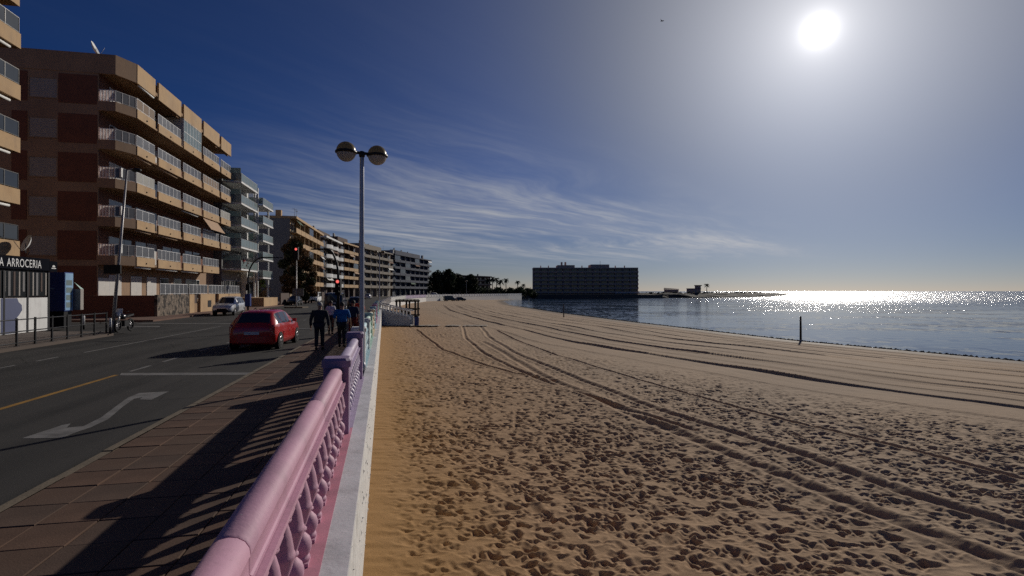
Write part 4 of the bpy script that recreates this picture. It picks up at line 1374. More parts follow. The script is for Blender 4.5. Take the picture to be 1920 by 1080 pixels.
def hotel():
    Yh = 341
    X0, X1 = 13.7, 80.5
    root = thing('hotel', 'big dark slab hotel standing by the water', 'building', (X0, Yh, SEA_Z), 0)
    Wd = X1 - X0; D = 16
    H = 18.8
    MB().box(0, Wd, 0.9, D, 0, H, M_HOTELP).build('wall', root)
    MB().box(-.2, Wd + .2, -.1, D, H, H + .7, M_HOTEL).build('roof', root)
    MB().box(15.5, 26.5, .6, D - 2, H + .7, H + 2.3, M_HOTEL).build('roof_block', root)
    MB().box(37, 48.6, .4, D - 2, H + .7, H + 2.7, M_HOTEL).build('roof_block', root)
    ch = MB().box(-.55, .55, -.55, .55, 0, 2.2, M_HOTEL).mesh('chimney')
    for x, z in ((18.6, 2.3), (21.0, 2.3)): link('chimney', ch, root, (x, 6, H + z))
    cs = MB().box(-.3, .3, -.3, .3, 0, 1.5, M_HOTEL).mesh('chimney')
    for x in (5, 10, 31.8, 53.5, 59.5): link('chimney', cs, root, (x, 6, H + .7))
    m = MB().tube([(43.5, 5, H + 2.7), (43.5, 5, H + 5.2)], .1, 6, M_DARKMETAL); m.build('mast', root)
    nb_, nf = 14, 6
    bw = Wd / nb_; dz = (H - 3.2) / nf
    m = MB(); m.box(.15, bw - .15, -.1, .9, 0, .25, M_HOTEL); m.box(.15, bw - .15, -.1, 0, .251, 1.05, M_HOTEL)
    bme = m.mesh('balcony')
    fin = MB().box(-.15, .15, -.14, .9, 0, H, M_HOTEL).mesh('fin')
    m = MB(); m.box(-1.7, 1.7, -.03, 0, 0, 2.0, M_GLASS_D); m.box(-.05, .05, -.05, -.03, 0, 2.0, M_HOTEL)
    wme = m.mesh('window')
    for k in range(nb_ + 1): link('fin', fin, root, (bw * k, 0, 0))
    for j in range(nf):
        for k in range(nb_):
            link('balcony', bme, root, (bw * k, 0, 3.2 + dz * j))
            link('window', wme, root, (bw * (k + .5), .89, 3.2 + dz * j + .3))
    for k in range(nb_): link('window', wme, root, (bw * (k + .5), .89, .6), 0, (1.15, 1, 1))
    m = MB(); m.box(0, .9, 2, D - 2, 0, .3, M_HOTEL); m.box(.8, .9, 2, D - 2, .3, 1.2, M_HOTEL)
    sme = m.mesh('side_balcony')
    for j in range(nf): link('side_balcony', sme, root, (Wd + .01, 0, 3.2 + dz * j))
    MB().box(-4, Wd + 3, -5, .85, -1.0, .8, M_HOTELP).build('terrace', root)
    MB().box(Wd * .78, Wd + 1, -1.2, -1.0, 3.1, 3.5, M_WHITEPAINT).build('canopy', root)


hotel()


def house(x, y, w, d, h, label, tower=None):
    root = thing('house', label, 'house', (x, y, 0), R(-20))
    MB().box(-w / 2, w / 2, -d / 2, d / 2, -1.2, h, M_HOTEL).build('wall', root)
    v = [(-w / 2 - .3, -d / 2 - .3, h), (w / 2 + .3, -d / 2 - .3, h), (w / 2 + .3, d / 2 + .3, h), (-w / 2 - .3, d / 2 + .3, h), (-w / 2 - .3, 0, h + 1.3), (w / 2 + .3, 0, h + .5)]
    if not tower: MB().add(v, [(0, 1, 5, 4), (2, 3, 4, 5), (0, 4, 3), (1, 2, 5), (0, 3, 2, 1)], M_HOTELP).build('roof', root)
    else:
        MB().box(-w / 2 - .2, w / 2 + .2, -d / 2 - .2, d / 2 + .2, h, h + .4, M_HOTELP).build('roof', root)
        MB().box(w / 2 - 4, w / 2, -d / 2 + .5, d / 2 - .5, h + .401, tower, M_HOTEL).build('tower', root)
        MB().box(w / 2 - 4.4, w / 2 + .8, -d / 2, d / 2, tower, tower + .5, M_HOTELP).build('tower_roof', root)
    wm_ = MB().box(-.6, .6, -.05, .0, 0, 1.3, M_GLASS_D).mesh('window')
    for k in range(3): link('window', wm_, root, (-w / 2 + w * (k + .5) / 3, -d / 2 - .005, .8))


house(111.8, 374, 9.4, 8, 3.3, 'small dark house alone on the headland beyond the hotel')
house(129.5, 380, 9.5, 7, 3.8, 'dark house with a square tower on the headland', 6.0)


# promenade wall far along the bay
def far_wall():
    root = thing('promenade_wall', 'long pale low wall round the far curve of the beach', 'wall')
    pts = [bd(-0.4, 58.3), (-25, 110), (-30, 150), (-30, 185), (-24, 207), (-15, 231), (-2, 265), (5, 285)]
    m = MB()
    for p, q in zip(pts[:-1], pts[1:]):
        d = (Vector(q) - Vector(p)).normalized(); nn = Vector((d.y, -d.x)) * 0.2
        m.prism([tuple(Vector(p) - nn), tuple(Vector(p) + nn), tuple(Vector(q) + nn), tuple(Vector(q) - nn)], -2.5, 0.0, M_WALLW)
    m.build('wall_face', root)
    for (p, q), mm in zip(zip(pts[:-1], pts[1:]), (M_WHITEPAINT, M_WHITEPAINT, M_LILAC, M_WHITEPAINT, M_WHITEPAINT, M_WHITEPAINT, M_WHITEPAINT)):
        p, q = Vector(p), Vector(q); d = (q - p).normalized(); nn = Vector((d.y, -d.x))
        m = MB(); L = (q - p).length; n = int(L / 2.4)
        for k in range(n):
            a = p + d * (L * k / n); b = p + d * (L * (k + 1) / n - .25)
            m.prism([tuple(a - nn * .08), tuple(a + nn * .08), tuple(b + nn * .08), tuple(b - nn * .08)], .12, .95, mm)
            c = b + d * .12
            m.prism([tuple(c - nn * .14 - d * .14), tuple(c + nn * .14 - d * .14), tuple(c + nn * .14 + d * .14), tuple(c - nn * .14 + d * .14)], 0.001, 1.12, mm)
        m.build('parapet', root)


far_wall()


def beach_stairs():
    x, y = -13.75, 56.2
    root = thing('beach_stairs', 'white and grey stairs coming down from the promenade to the sand', 'stairs', (x, y, SAND_Z), 0)
    m = MB()
    n = 9
    Lx = 3.0; H = 1.55
    m.box(-.6, .0, 0, 2.2, -.5, H, M_WALLW)
    for k in range(n):
        m.box(Lx * k / n, Lx * (k + 1) / n, .12, 2.1, -.5, H * (1 - (k + 1) / (n + .5)), M_CONC)
    m.build('steps', root)
    for y0 in (-.02, 2.1):
        m = MB()
        m.add([(-.6, y0, -.5), (Lx, y0, -.5), (Lx, y0, 1.0), (-.6, y0, 1.85), (-.6, y0 + .14, -.5), (Lx, y0 + .14, -.5), (Lx, y0 + .14, 1.0), (-.6, y0 + .14, 1.85)],
              [(0, 1, 2, 3), (7, 6, 5, 4), (3, 2, 6, 7), (1, 5, 6, 2), (0, 3, 7, 4)], mat('grey_blue_paint', (.36, .40, .46), .7, .08))
        m.build('side_wall', root)
        m = MB()
        for k in range(8):
            xx = .1 + k * .36
            zt = 1.85 - .85 * (xx + .6) / (Lx + .6)
            m.box(xx - .05, xx + .05, y0 + .03, y0 + .11, zt + .002, zt + .55, M_WHITEPAINT)
        m.tube([(-.6, y0 + .07, 2.42), (Lx, y0 + .07, 1.56)], .07, 6, M_WHITEPAINT)
        m.build('handrail', root)
    return root


beach_stairs()


def timber_frame():
    root = thing('timber_shelter', 'dark open timber frame standing on the sand behind the stairs', 'shelter', (-12.9, 59.6, SAND_Z), 0)
    p = MB().box(-.09, .09, -.09, .09, -.3, 2.5, M_TIMBER).mesh('post')
    for x in (0, 1.1, 2.1):
        for y in (0, 1.8): link('post', p, root, (x, y, 0))
    b = MB().box(-.2, 2.3, -.07, .07, 0, .16, M_TIMBER).mesh('beam')
    for z in (2.5, 1.6, .9):
        for y in (0, 1.8): link('beam', b, root, (0, y + .001, z))
    s = MB().box(-.06, .06, -.3, 2.1, 0, .12, M_TIMBER).mesh('rafter')
    for k in range(6): link('rafter', s, root, (k * .42, 0, 2.662))
    MB().box(.1, 1.0, 1.72, 1.76, .0, 1.6, M_TIMBER).build('back_panel', root)


timber_frame()


def bin_blue():
    root = thing('litter_bin', 'blue litter bin on the sand at the foot of the stairs', 'bin', (-10.2, 57.0, SAND_Z), 0)
    MB().lathe([(.2, 0), (.24, .05), (.26, .85), (.28, .86), (.28, .93)], n=14, m=M_BLUESIGN).build('body', root)
    MB().lathe([(.285, .94), (.25, 1.02), (.1, 1.05)], n=14, m=M_DARK).build('lid', root)
    MB().tube([(-.38, 0, -.2), (-.38, 0, 1.1)], .04, 6, M_PLANK).build('post', root)


bin_blue()
# boardwalk planks half buried in the sand
bw = thing('boardwalk', 'pale plank boardwalk lying on the sand near the stairs', 'boardwalk', (-9.6, 56.2, SAND_Z + .05), R(-2))
pk = MB().box(-.16, .16, -.7, .7, 0, .06, M_PLANK).mesh('plank')
for k in range(20):
    if k in (6, 7, 12): continue
    link('plank', pk, bw, (k * .36, 0, random.uniform(-.01, .03)), random.uniform(-.03, .03))
pipe = MB().tube([(-14, 55.4, SAND_Z + .05), (-11.5, 55.3, SAND_Z + .07), (-9.2, 55.4, SAND_Z + .06)], .07, 7, M_DARK).build('pipe')
tag(pipe, 'dark pipe lying on the sand in front of the stairs', 'pipe')


def beach_pole(px, py, h, label):
    x, y = gp(px, py, -2.0)
    root = thing('beach_pole', label, 'pole', (x, y, -2.08), 0, 'marker poles by the waterline')
    MB().lathe([(.09, -.3), (.09, 0), (.085, h * .5), (.07, h), (.05, h + .03)], n=10, m=M_TIMBER).build('shaft', root)
    MB().lathe([(.13, -.05), (.15, .06), (.10, .12)], n=10, m=M_CONC).build('footing', root)
    MB().lathe([(.1, h - .35), (.1, h - .28)], n=10, m=M_STEEL).build('band', root)


beach_pole(1501, 638, 2.1, 'thicker marker pole at the waterline in front of the sun glitter')
beach_pole(1057, 596, 2.2, 'thin marker pole at the waterline in front of the hotel')


# ------------------------------------------------------------------ vegetation
def leaf_cloud(centres, radii, n, size, mats, weights=None, flat=1.0, parent=None, name='crown'):
    centres = np.array(centres); radii = np.array(radii)
    pr = radii ** 2; pr = pr / pr.sum()
    k = rng.choice(len(centres), n, p=pr)
    d = rng.normal(size=(n, 3)); d /= np.linalg.norm(d, axis=1)[:, None]
    r = radii[k] * rng.uniform(0.25, 1.0, n) ** 0.6
    c = centres[k] + d * r[:, None] * np.array([1, 1, flat])
    a = rng.normal(size=(n, 3)); a /= np.linalg.norm(a, axis=1)[:, None]
    b = np.cross(a, rng.normal(size=(n, 3))); b /= np.linalg.norm(b, axis=1)[:, None]
    s = size * rng.uniform(.6, 1.5, n)[:, None]
    v = np.stack([c - a * s, c + b * s * .55, c + a * s, c - b * s * .55], 1).reshape(-1, 3)
    me = bpy.data.meshes.new(name)
    me.vertices.add(4 * n); me.vertices.foreach_set('co', v.astype(np.float32).ravel())
    me.loops.add(4 * n); me.loops.foreach_set('vertex_index', np.arange(4 * n, dtype=np.int32))
    me.polygons.add(n); me.polygons.foreach_set('loop_start', np.arange(0, 4 * n, 4, dtype=np.int32))
    for m in mats: me.materials.append(m)
    if len(mats) > 1: me.polygons.foreach_set('material_index', (k % len(mats)).astype(np.int32))
    me.update(calc_edges=True)
    o = bpy.data.objects.new(name, me); COL.objects.link(o)
    if parent: o.parent = parent
    return o


def tree(x, y, z, h, spread, label, mats, n=2600, leaf=.16, crown_base=.3, group=None, cl=16, tr=.2):
    root = thing('tree', label, 'tree', (x, y, z), random.uniform(0, 6), group)
    m = MB()
    m.tube([(0, 0, -.2), (.06, .02, h * .2), (-.05, .05, h * .42), (.05, -.04, h * .75)], [tr, tr * .8, tr * .6, tr * .2], 8, M_BARK)
    cs = []; rs = []
    for k in range(cl):
        a = k * 2.4 + random.uniform(-.4, .4); t = crown_base + (1 - crown_base) * ((k + .6) / cl)
        rad = spread * math.sin(math.pi * min(1, .25 + .72 * (t - crown_base) / (1 - crown_base))) * random.uniform(.35, .95)
        c = (rad * math.cos(a), rad * math.sin(a), h * t * .96)
        m.tube([(0, 0, h * t * .62), (c[0] * .5, c[1] * .5, h * t * .74), (c[0], c[1], c[2])], [tr * .35, tr * .22, tr * .06], 5, M_BARK)
        cs.append(c); rs.append(spread * random.uniform(.24, .46))
    m.build('trunk', root)
    leaf_cloud(cs, rs, n, leaf, mats, parent=root, flat=.85)
    return root


tree(-39.5, 97, 0.1, 11.6, 3.2, 'brown autumn street tree behind the first traffic signal', [M_LEAF_A, M_LEAF_A, M_LEAF_G], 11000, .17, .2, 'street trees by the ochre block')
tree(-35.6, 92, 0.1, 8.2, 2.6, 'olive green street tree just right of the first traffic signal', [M_LEAF_G, M_LEAF_A], 9500, .16, .12, 'street trees by the ochre block')
tree(-42.5, 90, 0.1, 5.2, 1.8, 'small pale leaved street tree left of the first traffic signal', [M_LEAF_A, M_LEAF_A, M_WEED], 1500, .14, .15, 'street trees by the ochre block')
DT = [(-33, 236, 10.5, 5.0, 'tall bushy one'), (-28.5, 240, 12.0, 4.6, 'tallest one'), (-24.5, 246, 9.5, 4.2, 'shorter one in the middle'), (-19.5, 250, 10.0, 4.0, 'round one next to the distant lamp'), (-36.5, 262, 9.0, 4.2, 'one beside the slate blue block')]
for x, y, h, s, d in DT:
    tree(x, y, 0, h, s, f'dark tree past the far blocks, {d}', [M_LEAF_D, M_LEAF_D, M_LEAF_G], 2600, .42, .12, 'dark trees past the row of blocks', 20, .3)


def palm(x, y, z, h, label, r=2.2, group='palm trees near the hotel'):
    root = thing('palm_tree', label, 'palm tree', (x, y, z), random.uniform(0, 6), group)
    m = MB(); m.tube([(0, 0, -.5), (.12, 0, h * .4), (.05, .1, h * .8), (.1, .05, h)], [.3, .22, .2, .18], 8, M_BARK); m.build('trunk', root)
    f = MB()
    for k in range(34):
        a = k * 2.4; el = random.uniform(-.6, 1.3)
        L = r * random.uniform(.8, 1.1)
        pts = []
        for i in range(6):
            t = i / 5
            rr_ = L * t * math.cos(el * (1 - .3 * t)); zz = L * t * math.sin(el) - .55 * L * t * t
            pts.append(Vector((.1 + rr_ * math.cos(a), .05 + rr_ * math.sin(a), h + zz)))
        nn = Vector((-math.sin(a), math.cos(a), 0))
        for i in range(5):
            w0 = .34 * r / 2.2 * math.sin(math.pi * (i / 5 * .8 + .15)); w1 = .34 * r / 2.2 * math.sin(math.pi * ((i + 1) / 5 * .8 + .15))
            dr = Vector((0, 0, -.12))
            f.add([pts[i] - nn * w0 + dr, pts[i], pts[i] + nn * w0 + dr, pts[i + 1] - nn * w1 + dr, pts[i + 1], pts[i + 1] + nn * w1 + dr], [(0, 1, 4, 3), (1, 2, 5, 4)], M_LEAF_D)
    f.build('crown', root)


for x, y, h, r, d in ((-13.6, 300, 8.3, 2.4, 'leftmost of the clump'), (-11.0, 303, 9.4, 2.6, 'tallest of the clump'), (-8.8, 306, 9.0, 2.4, 'in the middle of the clump'), (-6.4, 304, 7.9, 2.4, 'right of the middle of the clump'), (-3.4, 300, 8.6, 2.0, 'rightmost of the clump'), (3.2, 312, 7.6, 1.9, 'standing apart left of the hotel'), (6.9, 316, 5.8, 1.7, 'shortest, nearest the hotel wall')):
    palm(x, y, 0, h, f'dark palm tree {d}', r)
palm(141, 386, 0.6, 6.2, 'lone palm tree beside the tower house on the headland', 2.2, None)
sb = [(random.uniform(-18, 13), random.uniform(296, 322), random.uniform(.3, 2.6)) for _ in range(60)]
bs = leaf_cloud(sb, [random.uniform(1.2, 2.6) for _ in sb], 9000, .5, [M_LEAF_D], name='shrubbery')
tag(bs, 'dark mass of shrubs between the palms and the hotel', kind='stuff')
sc2 = [(float(np.interp(q, [0, 1, 2, 3, 4], [90, 112, 146, 192, 252])) + random.uniform(-5, 5), float(np.interp(q, [0, 1, 2, 3, 4], [360, 366, 388, 442, 540])) + random.uniform(-5, 5), .7) for q in [random.uniform(0, 4) for _ in range(70)]]
tag(leaf_cloud(sc2, [random.uniform(.4, .9) for _ in sc2], 4000, .5, [M_LEAF_D], name='scrub'), 'low scrub along the headland', kind='stuff')


# ------------------------------------------------------------------ vehicles
HATCH = [(0.00, .66, .36, .78, .80, .60), (.05, .78, .26, .90, .92, .66), (.14, .83, .2, .96, 1.00, .68), (.50, .85, .18, .96, 1.36, .60), (.62, .855, .18, .955, 1.42, .595), (1.0, .86, .18, .945, 1.455, .60), (1.7, .865, .18, .93, 1.47, .60), (2.15, .865, .18, .92, 1.43, .59), (2.85, .86, .18, .92, .98, .68), (3.45, .84, .2, .84, .89, .64), (3.82, .78, .25, .70, .75, .58), (3.97, .64, .34, .56, .58, .5)]
SUV = [(0.00, .70, .42, .95, .98, .64), (.05, .82, .32, 1.05, 1.08, .68), (.12, .86, .28, 1.08, 1.12, .70), (.34, .88, .26, 1.08, 1.58, .64), (.5, .885, .26, 1.075, 1.66, .64), (1.2, .89, .26, 1.06, 1.70, .645), (2.0, .89, .26, 1.05, 1.69, .64), (2.35, .89, .26, 1.04, 1.62, .63), (2.98, .885, .26, 1.03, 1.09, .72), (3.6, .87, .28, .98, 1.03, .70), (4.05, .82, .32, .84, .90, .64), (4.2, .70, .42, .66, .70, .56)]
VAN = [(0.00, .80, .45, 1.15, 1.9, .74), (.06, .90, .32, 1.18, 1.96, .80), (.5, .92, .26, 1.16, 2.02, .82), (1.5, .92, .26, 1.15, 2.04, .83), (2.6, .92, .26, 1.13, 2.03, .82), (3.0, .92, .26, 1.12, 1.95, .80), (3.75, .91, .26, 1.10, 1.18, .78), (4.3, .88, .28, 1.0, 1.05, .74), (4.6, .82, .34, .82, .88, .66), (4.72, .70, .44, .66, .7, .58)]


def car(label, st, paint, loc, rz, cabin, wheels, wr=.30, group='cars along the seafront road', red_plate=True):
    root = thing('car', label, 'car', loc, rz, group)
    nst = len(st)
    rings = []
    for (x, w, zb, belt, top, wt) in st:
        zc = zb + (belt - zb) * .45
        half = [(.30 * w, zb), (.88 * w, zb), (.985 * w, zb + .10), (w, zc), (.985 * w, zc + (belt - zc) * .6), (.955 * w, belt), (wt + .02, top - .06), (wt - .06, top - .008), (wt * .5, top + .012)]
        ring = [(-yy_, z) for yy_, z in half] + [(yy_, z) for yy_, z in half[::-1]]
        rings.append([(x, yy_, z) for yy_, z in ring])
    n = len(rings[0])
    v = [p for r in rings for p in r]
    # local: +y is forward, centred
    Ltot = st[-1][0]
    v = [(p[1], p[0] - Ltot / 2, p[2]) for p in v]
    f = []
    for i in range(nst - 1):
        for k in range(n):
            k2 = (k + 1) % n
            f.append((i * n + k, (i + 1) * n + k, (i + 1) * n + k2, i * n + k2))
    f.append(tuple(range(n))); f.append(tuple((nst - 1) * n + k for k in range(n - 1, -1, -1)))
    mb = MB().add(v, f, paint, True)
    body = mb.build('body', root)
    bm = bmesh.new(); bm.from_mesh(body.data); bmesh.ops.recalc_face_normals(bm, faces=bm.faces); bm.to_mesh(body.data); bm.free()
    body.data.set_sharp_from_angle(angle=R(42))

    def sheet(quads, name, m, inset=.05, off=.006):
        mm = MB()
        for q in quads:
            P_ = [Vector(v[i]) for i in q]
            c = sum(P_, Vector()) / len(P_)
            nrm = (P_[1] - P_[0]).cross(P_[2] - P_[0]).normalized()
            if nrm.dot(c - Vector((0, 0, .7))) < 0: nrm = -nrm
            mm.add([tuple(c + (p_ - c) * (1 - inset) + nrm * off) for p_ in P_] + [tuple(c + (p_ - c) * (1 - inset) - nrm * .004) for p_ in P_],
                   [(0, 1, 2, 3), (0, 4, 5, 1), (1, 5, 6, 2), (2, 6, 7, 3), (3, 7, 4, 0)], m)
        o = mm.build(name, root)
        b2 = bmesh.new(); b2.from_mesh(o.data); bmesh.ops.recalc_face_normals(b2, faces=b2.faces); b2.to_mesh(o.data); b2.free()
        return o
    i0, i1, j0, j1 = cabin          # rear glass between stations i0,i1; windscreen between j0,j1
    top_k = list(range(6, 11))
    def strip_poly(a, b, ks, name, m, ins):
        # one sheet across several ring spans
        P_ = []
        for s in (a, b):
            P_.append([Vector(v[s * n + k]) for k in ks])
        A_, B_ = P_
        mm = MB(); vv = []
        c = sum(A_ + B_, Vector()) / (2 * len(A_))
        for row in (A_, B_):
            vv += [c + (p_ - c) * (1 - ins) for p_ in row]
        q = len(ks)
        nr = (A_[-1] - A_[0]).cross(B_[0] - A_[0]).normalized()
        if nr.z < 0: nr = -nr
        vv2 = [tuple(p_ + nr * .012) for p_ in vv] + [tuple(p_ - nr * .01) for p_ in vv]
        ff = [(k, k + 1, q + k + 1, q + k) for k in range(q - 1)]
        o2 = 2 * q
        ff += [(k, o2 + k, o2 + k + 1, k + 1) for k in range(q - 1)] + [(q + k + 1, o2 + q + k + 1, o2 + q + k, q + k) for k in range(q - 1)]
        mm.add(vv2, ff, m)
        return mm.build(name, root)
    strip_poly(i0, i1, list(range(6, 12)), 'rear_window', M_GLASS_D, .08)
    strip_poly(j0, j1, list(range(6, 12)), 'windscreen', M_GLASS_D, .08)
    for side in (0, 1):
        kk = (5, 6) if side == 0 else (n - 7, n - 6)
        seq = list(range(i1, j0))
        for i in seq:
            sheet([(i * n + kk[0], (i + 1) * n + kk[0], (i + 1) * n + kk[1], i * n + kk[1])], 'side_window', M_GLASS_D, .09)
        # triangular pane at the foot of the windscreen pillar
        s = -1 if side == 0 else 1
        wmax = max(q[1] for q in st)
        # doors: thin proud outlines
        ydoor = [st[i1][0] + .45 - Ltot / 2, (st[i1][0] + st[j1][0]) / 2 + .1 - Ltot / 2, st[j1][0] - .12 - Ltot / 2]
        for a, b in zip(ydoor[:-1], ydoor[1:]):
            x = s * (wmax - .004)
            zb = st[5][2]; belt = st[5][3]
            d = MB().box(min(x, x + s * .012), max(x, x + s * .012), a + .012, b - .012, zb + .16, zb + (belt - zb) * .62, paint).build('door', root)
            MB().box(min(x + s * .012, x + s * .03), max(x + s * .012, x + s * .03), a + .08, a + .22, zb + (belt - zb) * .55, zb + (belt - zb) * .6, paint).build('handle', d)
        m = MB(); yb = st[j1][0] - .30 - Ltot / 2; zz = st[j1][3]
        m.box(s * (wmax + .02) - .075, s * (wmax + .02) + .075, yb - .05, yb + .05, zz + .02, zz + .15, paint); m.build('mirror', root)
    for y in wheels:
        for s in (-1, 1):
            wmax = max(q[1] for q in st)
            ar = MB()
            aro = ar.lathe([(wr + .05, 0), (wr + .05, .012)], n=20, m=M_DARK).build('wheel_arch', root)
            aro.location = (s * (wmax - .006), y - Ltot / 2, wr); aro.rotation_euler = (0, R(90) * s, 0)
            wh = MB().lathe([(wr * .62, -.11), (wr * .94, -.11), (wr, -.08), (wr, .07), (wr * .94, .1), (wr * .68, .105), (wr * .62, .09)], n=22, m=M_TYRE, cap=True).build('wheel', root)
            wh.location = (s * (wmax - .09), y - Ltot / 2, wr); wh.rotation_euler = (0, R(90) * s, 0)
            rm = MB().lathe([(wr * .66, .092), (wr * .60, .108), (wr * .2, .098), (.03, .11)], n=16, m=M_RIM)
            for q in range(5):
                a = q * 2 * math.pi / 5
                ca, sa = math.cos(a), math.sin(a)
                rm.add([(ca * wr * .25 - sa * .03, sa * wr * .25 + ca * .03, .112), (ca * wr * .58 - sa * .05, sa * wr * .58 + ca * .05, .112), (ca * wr * .58 + sa * .05, sa * wr * .58 - ca * .05, .112), (ca * wr * .25 + sa * .03, sa * wr * .25 - ca * .03, .112)], [(0, 1, 2, 3)], M_DARK)
            rm.build('rim', wh)
    # lamps, bumpers, plates
    rear, front = st[1], st[-2]
    yr = -Ltot / 2
    for s in (-1, 1):
        zt = rear[3]
        MB().prism([(s * .60, yr + .015), (s * .80, yr + .06), (s * .84, yr + .30), (s * .70, yr + .1)], zt - .30, zt - .02, M_TAIL).build('tail_lamp', root)
        yf = front[0] - Ltot / 2
        MB().prism([(s * .45, yf + .12), (s * .74, yf + .02), (s * .795, yf - .28), (s * .6, yf - .1)], front[3] - .17, front[3] - .02, M_HEAD).build('headlight', root)
    MB().prism([(-.72, yr + .03), (-.5, yr - .05), (.5, yr - .05), (.72, yr + .03), (.8, yr + .2), (-.8, yr + .2)], rear[2] + .02, rear[2] + .26, paint).build('rear_bumper', root)
    MB().prism([(-.70, -yr - .05), (-.5, -yr + .04), (.5, -yr + .04), (.70, -yr - .05), (.76, -yr - .25), (-.76, -yr - .25)], front[2] - .02, front[2] + .2, M_DARK).build('front_bumper', root)
    MB().box(-.26, .26, yr - .012, yr + .02, st[0][3] - .2, st[0][3] - .09, M_PLATE).build('number_plate', root)
    MB().box(-.4, .4, -yr - .03, -yr + .012, st[-1][3] - .14, st[-1][3] - .02, M_DARK).build('grille', root)
    MB().tube([(0, st[4][0] - Ltot / 2, st[4][4]), (0, st[4][0] - Ltot / 2 - .12, st[4][4] + .16)], .008, 5, M_DARK).build('aerial', root)
    return root


xc, yc = rd(-6.05 + .25, 22.2)
# red hatchback: its rear faces the viewer, parked at the kerb
car('shiny red hatchback stopped by the seafront pavement', HATCH, M_RED, (-9.95, 21.75, 0.0), ANG_R - R(3), (2, 3, 7, 8), (.62, 3.12), .30)
car('silver compact estate parked in front of the tan block, nose toward the viewer', SUV, M_SILVER, (-26.25, 49.5, 0.0), ANG_R + math.pi, (2, 3, 7, 8), (.72, 3.35), .33)
car('dark low car parked near the foot of the first traffic signal', HATCH, M_BLACKP, (*rd(-17.0, 84), 0.0), ANG_R + math.pi, (2, 3, 7, 8), (.62, 3.12), .30)
car('dark navy van ahead of the walkers on the road', VAN, M_NAVY, (*rd(-7.0, 56), 0.0), ANG_R, (0, 1, 5, 6), (.85, 3.75), .33)
car('white van parked far along the blocks', VAN, M_WHITEPAINT, (*rd(-16.5, 100), 0.0), ANG_R + math.pi, (0, 1, 5, 6), (.85, 3.75), .33)
car('black car parked behind the navy van', HATCH, M_BLACKP, (*rd(-6.2, 70), 0.0), ANG_R, (2, 3, 7, 8), (.62, 3.12), .30)
car('silver hatchback far down the road', HATCH, M_SILVER, (-40.5, 150, 0.0), R(8), (2, 3, 7, 8), (.62, 3.12), .30)
car('dark van standing on the sand by the far pale wall', VAN, M_BLACKP, (-23.2, 199, SAND_Z + .02), R(-60), (0, 1, 5, 6), (.85, 3.75), .33, None)
car('black car standing on the sand next to the dark van', HATCH, M_BLACKP, (-19.5, 203, SAND_Z + .02), R(-60), (2, 3, 7, 8), (.62, 3.12), .30, None)
car('white car parked on the promenade by the slate blue block', HATCH, M_WHITEPAINT, (-31.5, 218, PAVE), R(-40), (2, 3, 7, 8), (.62, 3.12), .30)


def motorbike():
    x, y = gp(214, 624, PAVE)
    root = thing('motorbike', 'dark motorbike parked by the grey lighting pole', 'motorbike', (x, y + .7, PAVE), R(192))
    for yy_ in (-.65, .65):
        w = MB()
        for k in range(1):
            n = 24; v = []; f = []
            for i in range(n):
                a = 2 * math.pi * i / n
                for j in range(6):
                    b = 2 * math.pi * j / 6
                    r = .28 + .055 * math.cos(b)
                    v.append((.055 * math.sin(b), yy_ + r * math.cos(a), .33 + r * math.sin(a)))
            for i in range(n):
                for j in range(6):
                    f.append((i * 6 + j, ((i + 1) % n) * 6 + j, ((i + 1) % n) * 6 + (j + 1) % 6, i * 6 + (j + 1) % 6))
            w.add(v, f, M_TYRE, True)
        wo = w.build('wheel', root)
        r_ = MB()
        for k in range(4):
            a = k * math.pi / 4
            r_.tube([(0, yy_ - .25 * math.cos(a), .33 - .25 * math.sin(a)), (0, yy_ + .25 * math.cos(a), .33 + .25 * math.sin(a))], .012, 5, M_RIM)
        r_.build('spokes', wo)
    m = MB(); m.tube([(0, .65, .33), (0, .45, .95)], .035, 6, M_GALV); m.tube([(0, -.65, .33), (0, -.1, .45)], .04, 6, M_DARKMETAL); m.build('fork', root)
    MB().box(-.14, .14, -.25, .25, .28, .58, M_DARKMETAL).build('engine', root)
    MB().ball((0, .15, .78), .2, M_BLACKP, 10, sx=.75, sy=1.3, sz=.75).build('tank', root)
    m = MB(); m.add([(-.13, -.75, .82), (.13, -.75, .82), (.13, -.05, .74), (-.13, -.05, .74), (-.12, -.75, .90), (.12, -.75, .90), (.12, -.05, .82), (-.12, -.05, .82)], [(0, 3, 2, 1), (4, 5, 6, 7), (0, 1, 5, 4), (1, 2, 6, 5), (2, 3, 7, 6), (3, 0, 4, 7)], M_DARK); m.build('seat', root)
    m = MB(); m.tube([(-.36, .32, 1.06), (-.1, .45, 1.0), (.1, .45, 1.0), (.36, .32, 1.06)], .017, 6, M_DARKMETAL); m.build('handlebar', root)
    m = MB().ball((0, .58, .88), .1, M_HEAD, 10); m.build('headlight', root)
    m = MB(); m.add([(-.16, .55, .95), (.16, .55, .95), (.12, .42, 1.2), (-.12, .42, 1.2)], [(0, 1, 2, 3)], M_WHITEMETAL)
    m.add([(-.16, .54, .95), (.16, .54, .95), (.12, .41, 1.2), (-.12, .41, 1.2)], [(3, 2, 1, 0)], M_WHITEMETAL); m.build('screen', root)
    m = MB(); m.tube([(.14, -.1, .3), (.17, -.7, .36)], [.03, .05], 7, M_GALV); m.build('exhaust', root)
    m = MB(); m.tube([(-.1, 0, .3), (-.3, -.05, 0.0)], .015, 5, M_DARKMETAL); m.build('side_stand', root)


motorbike()


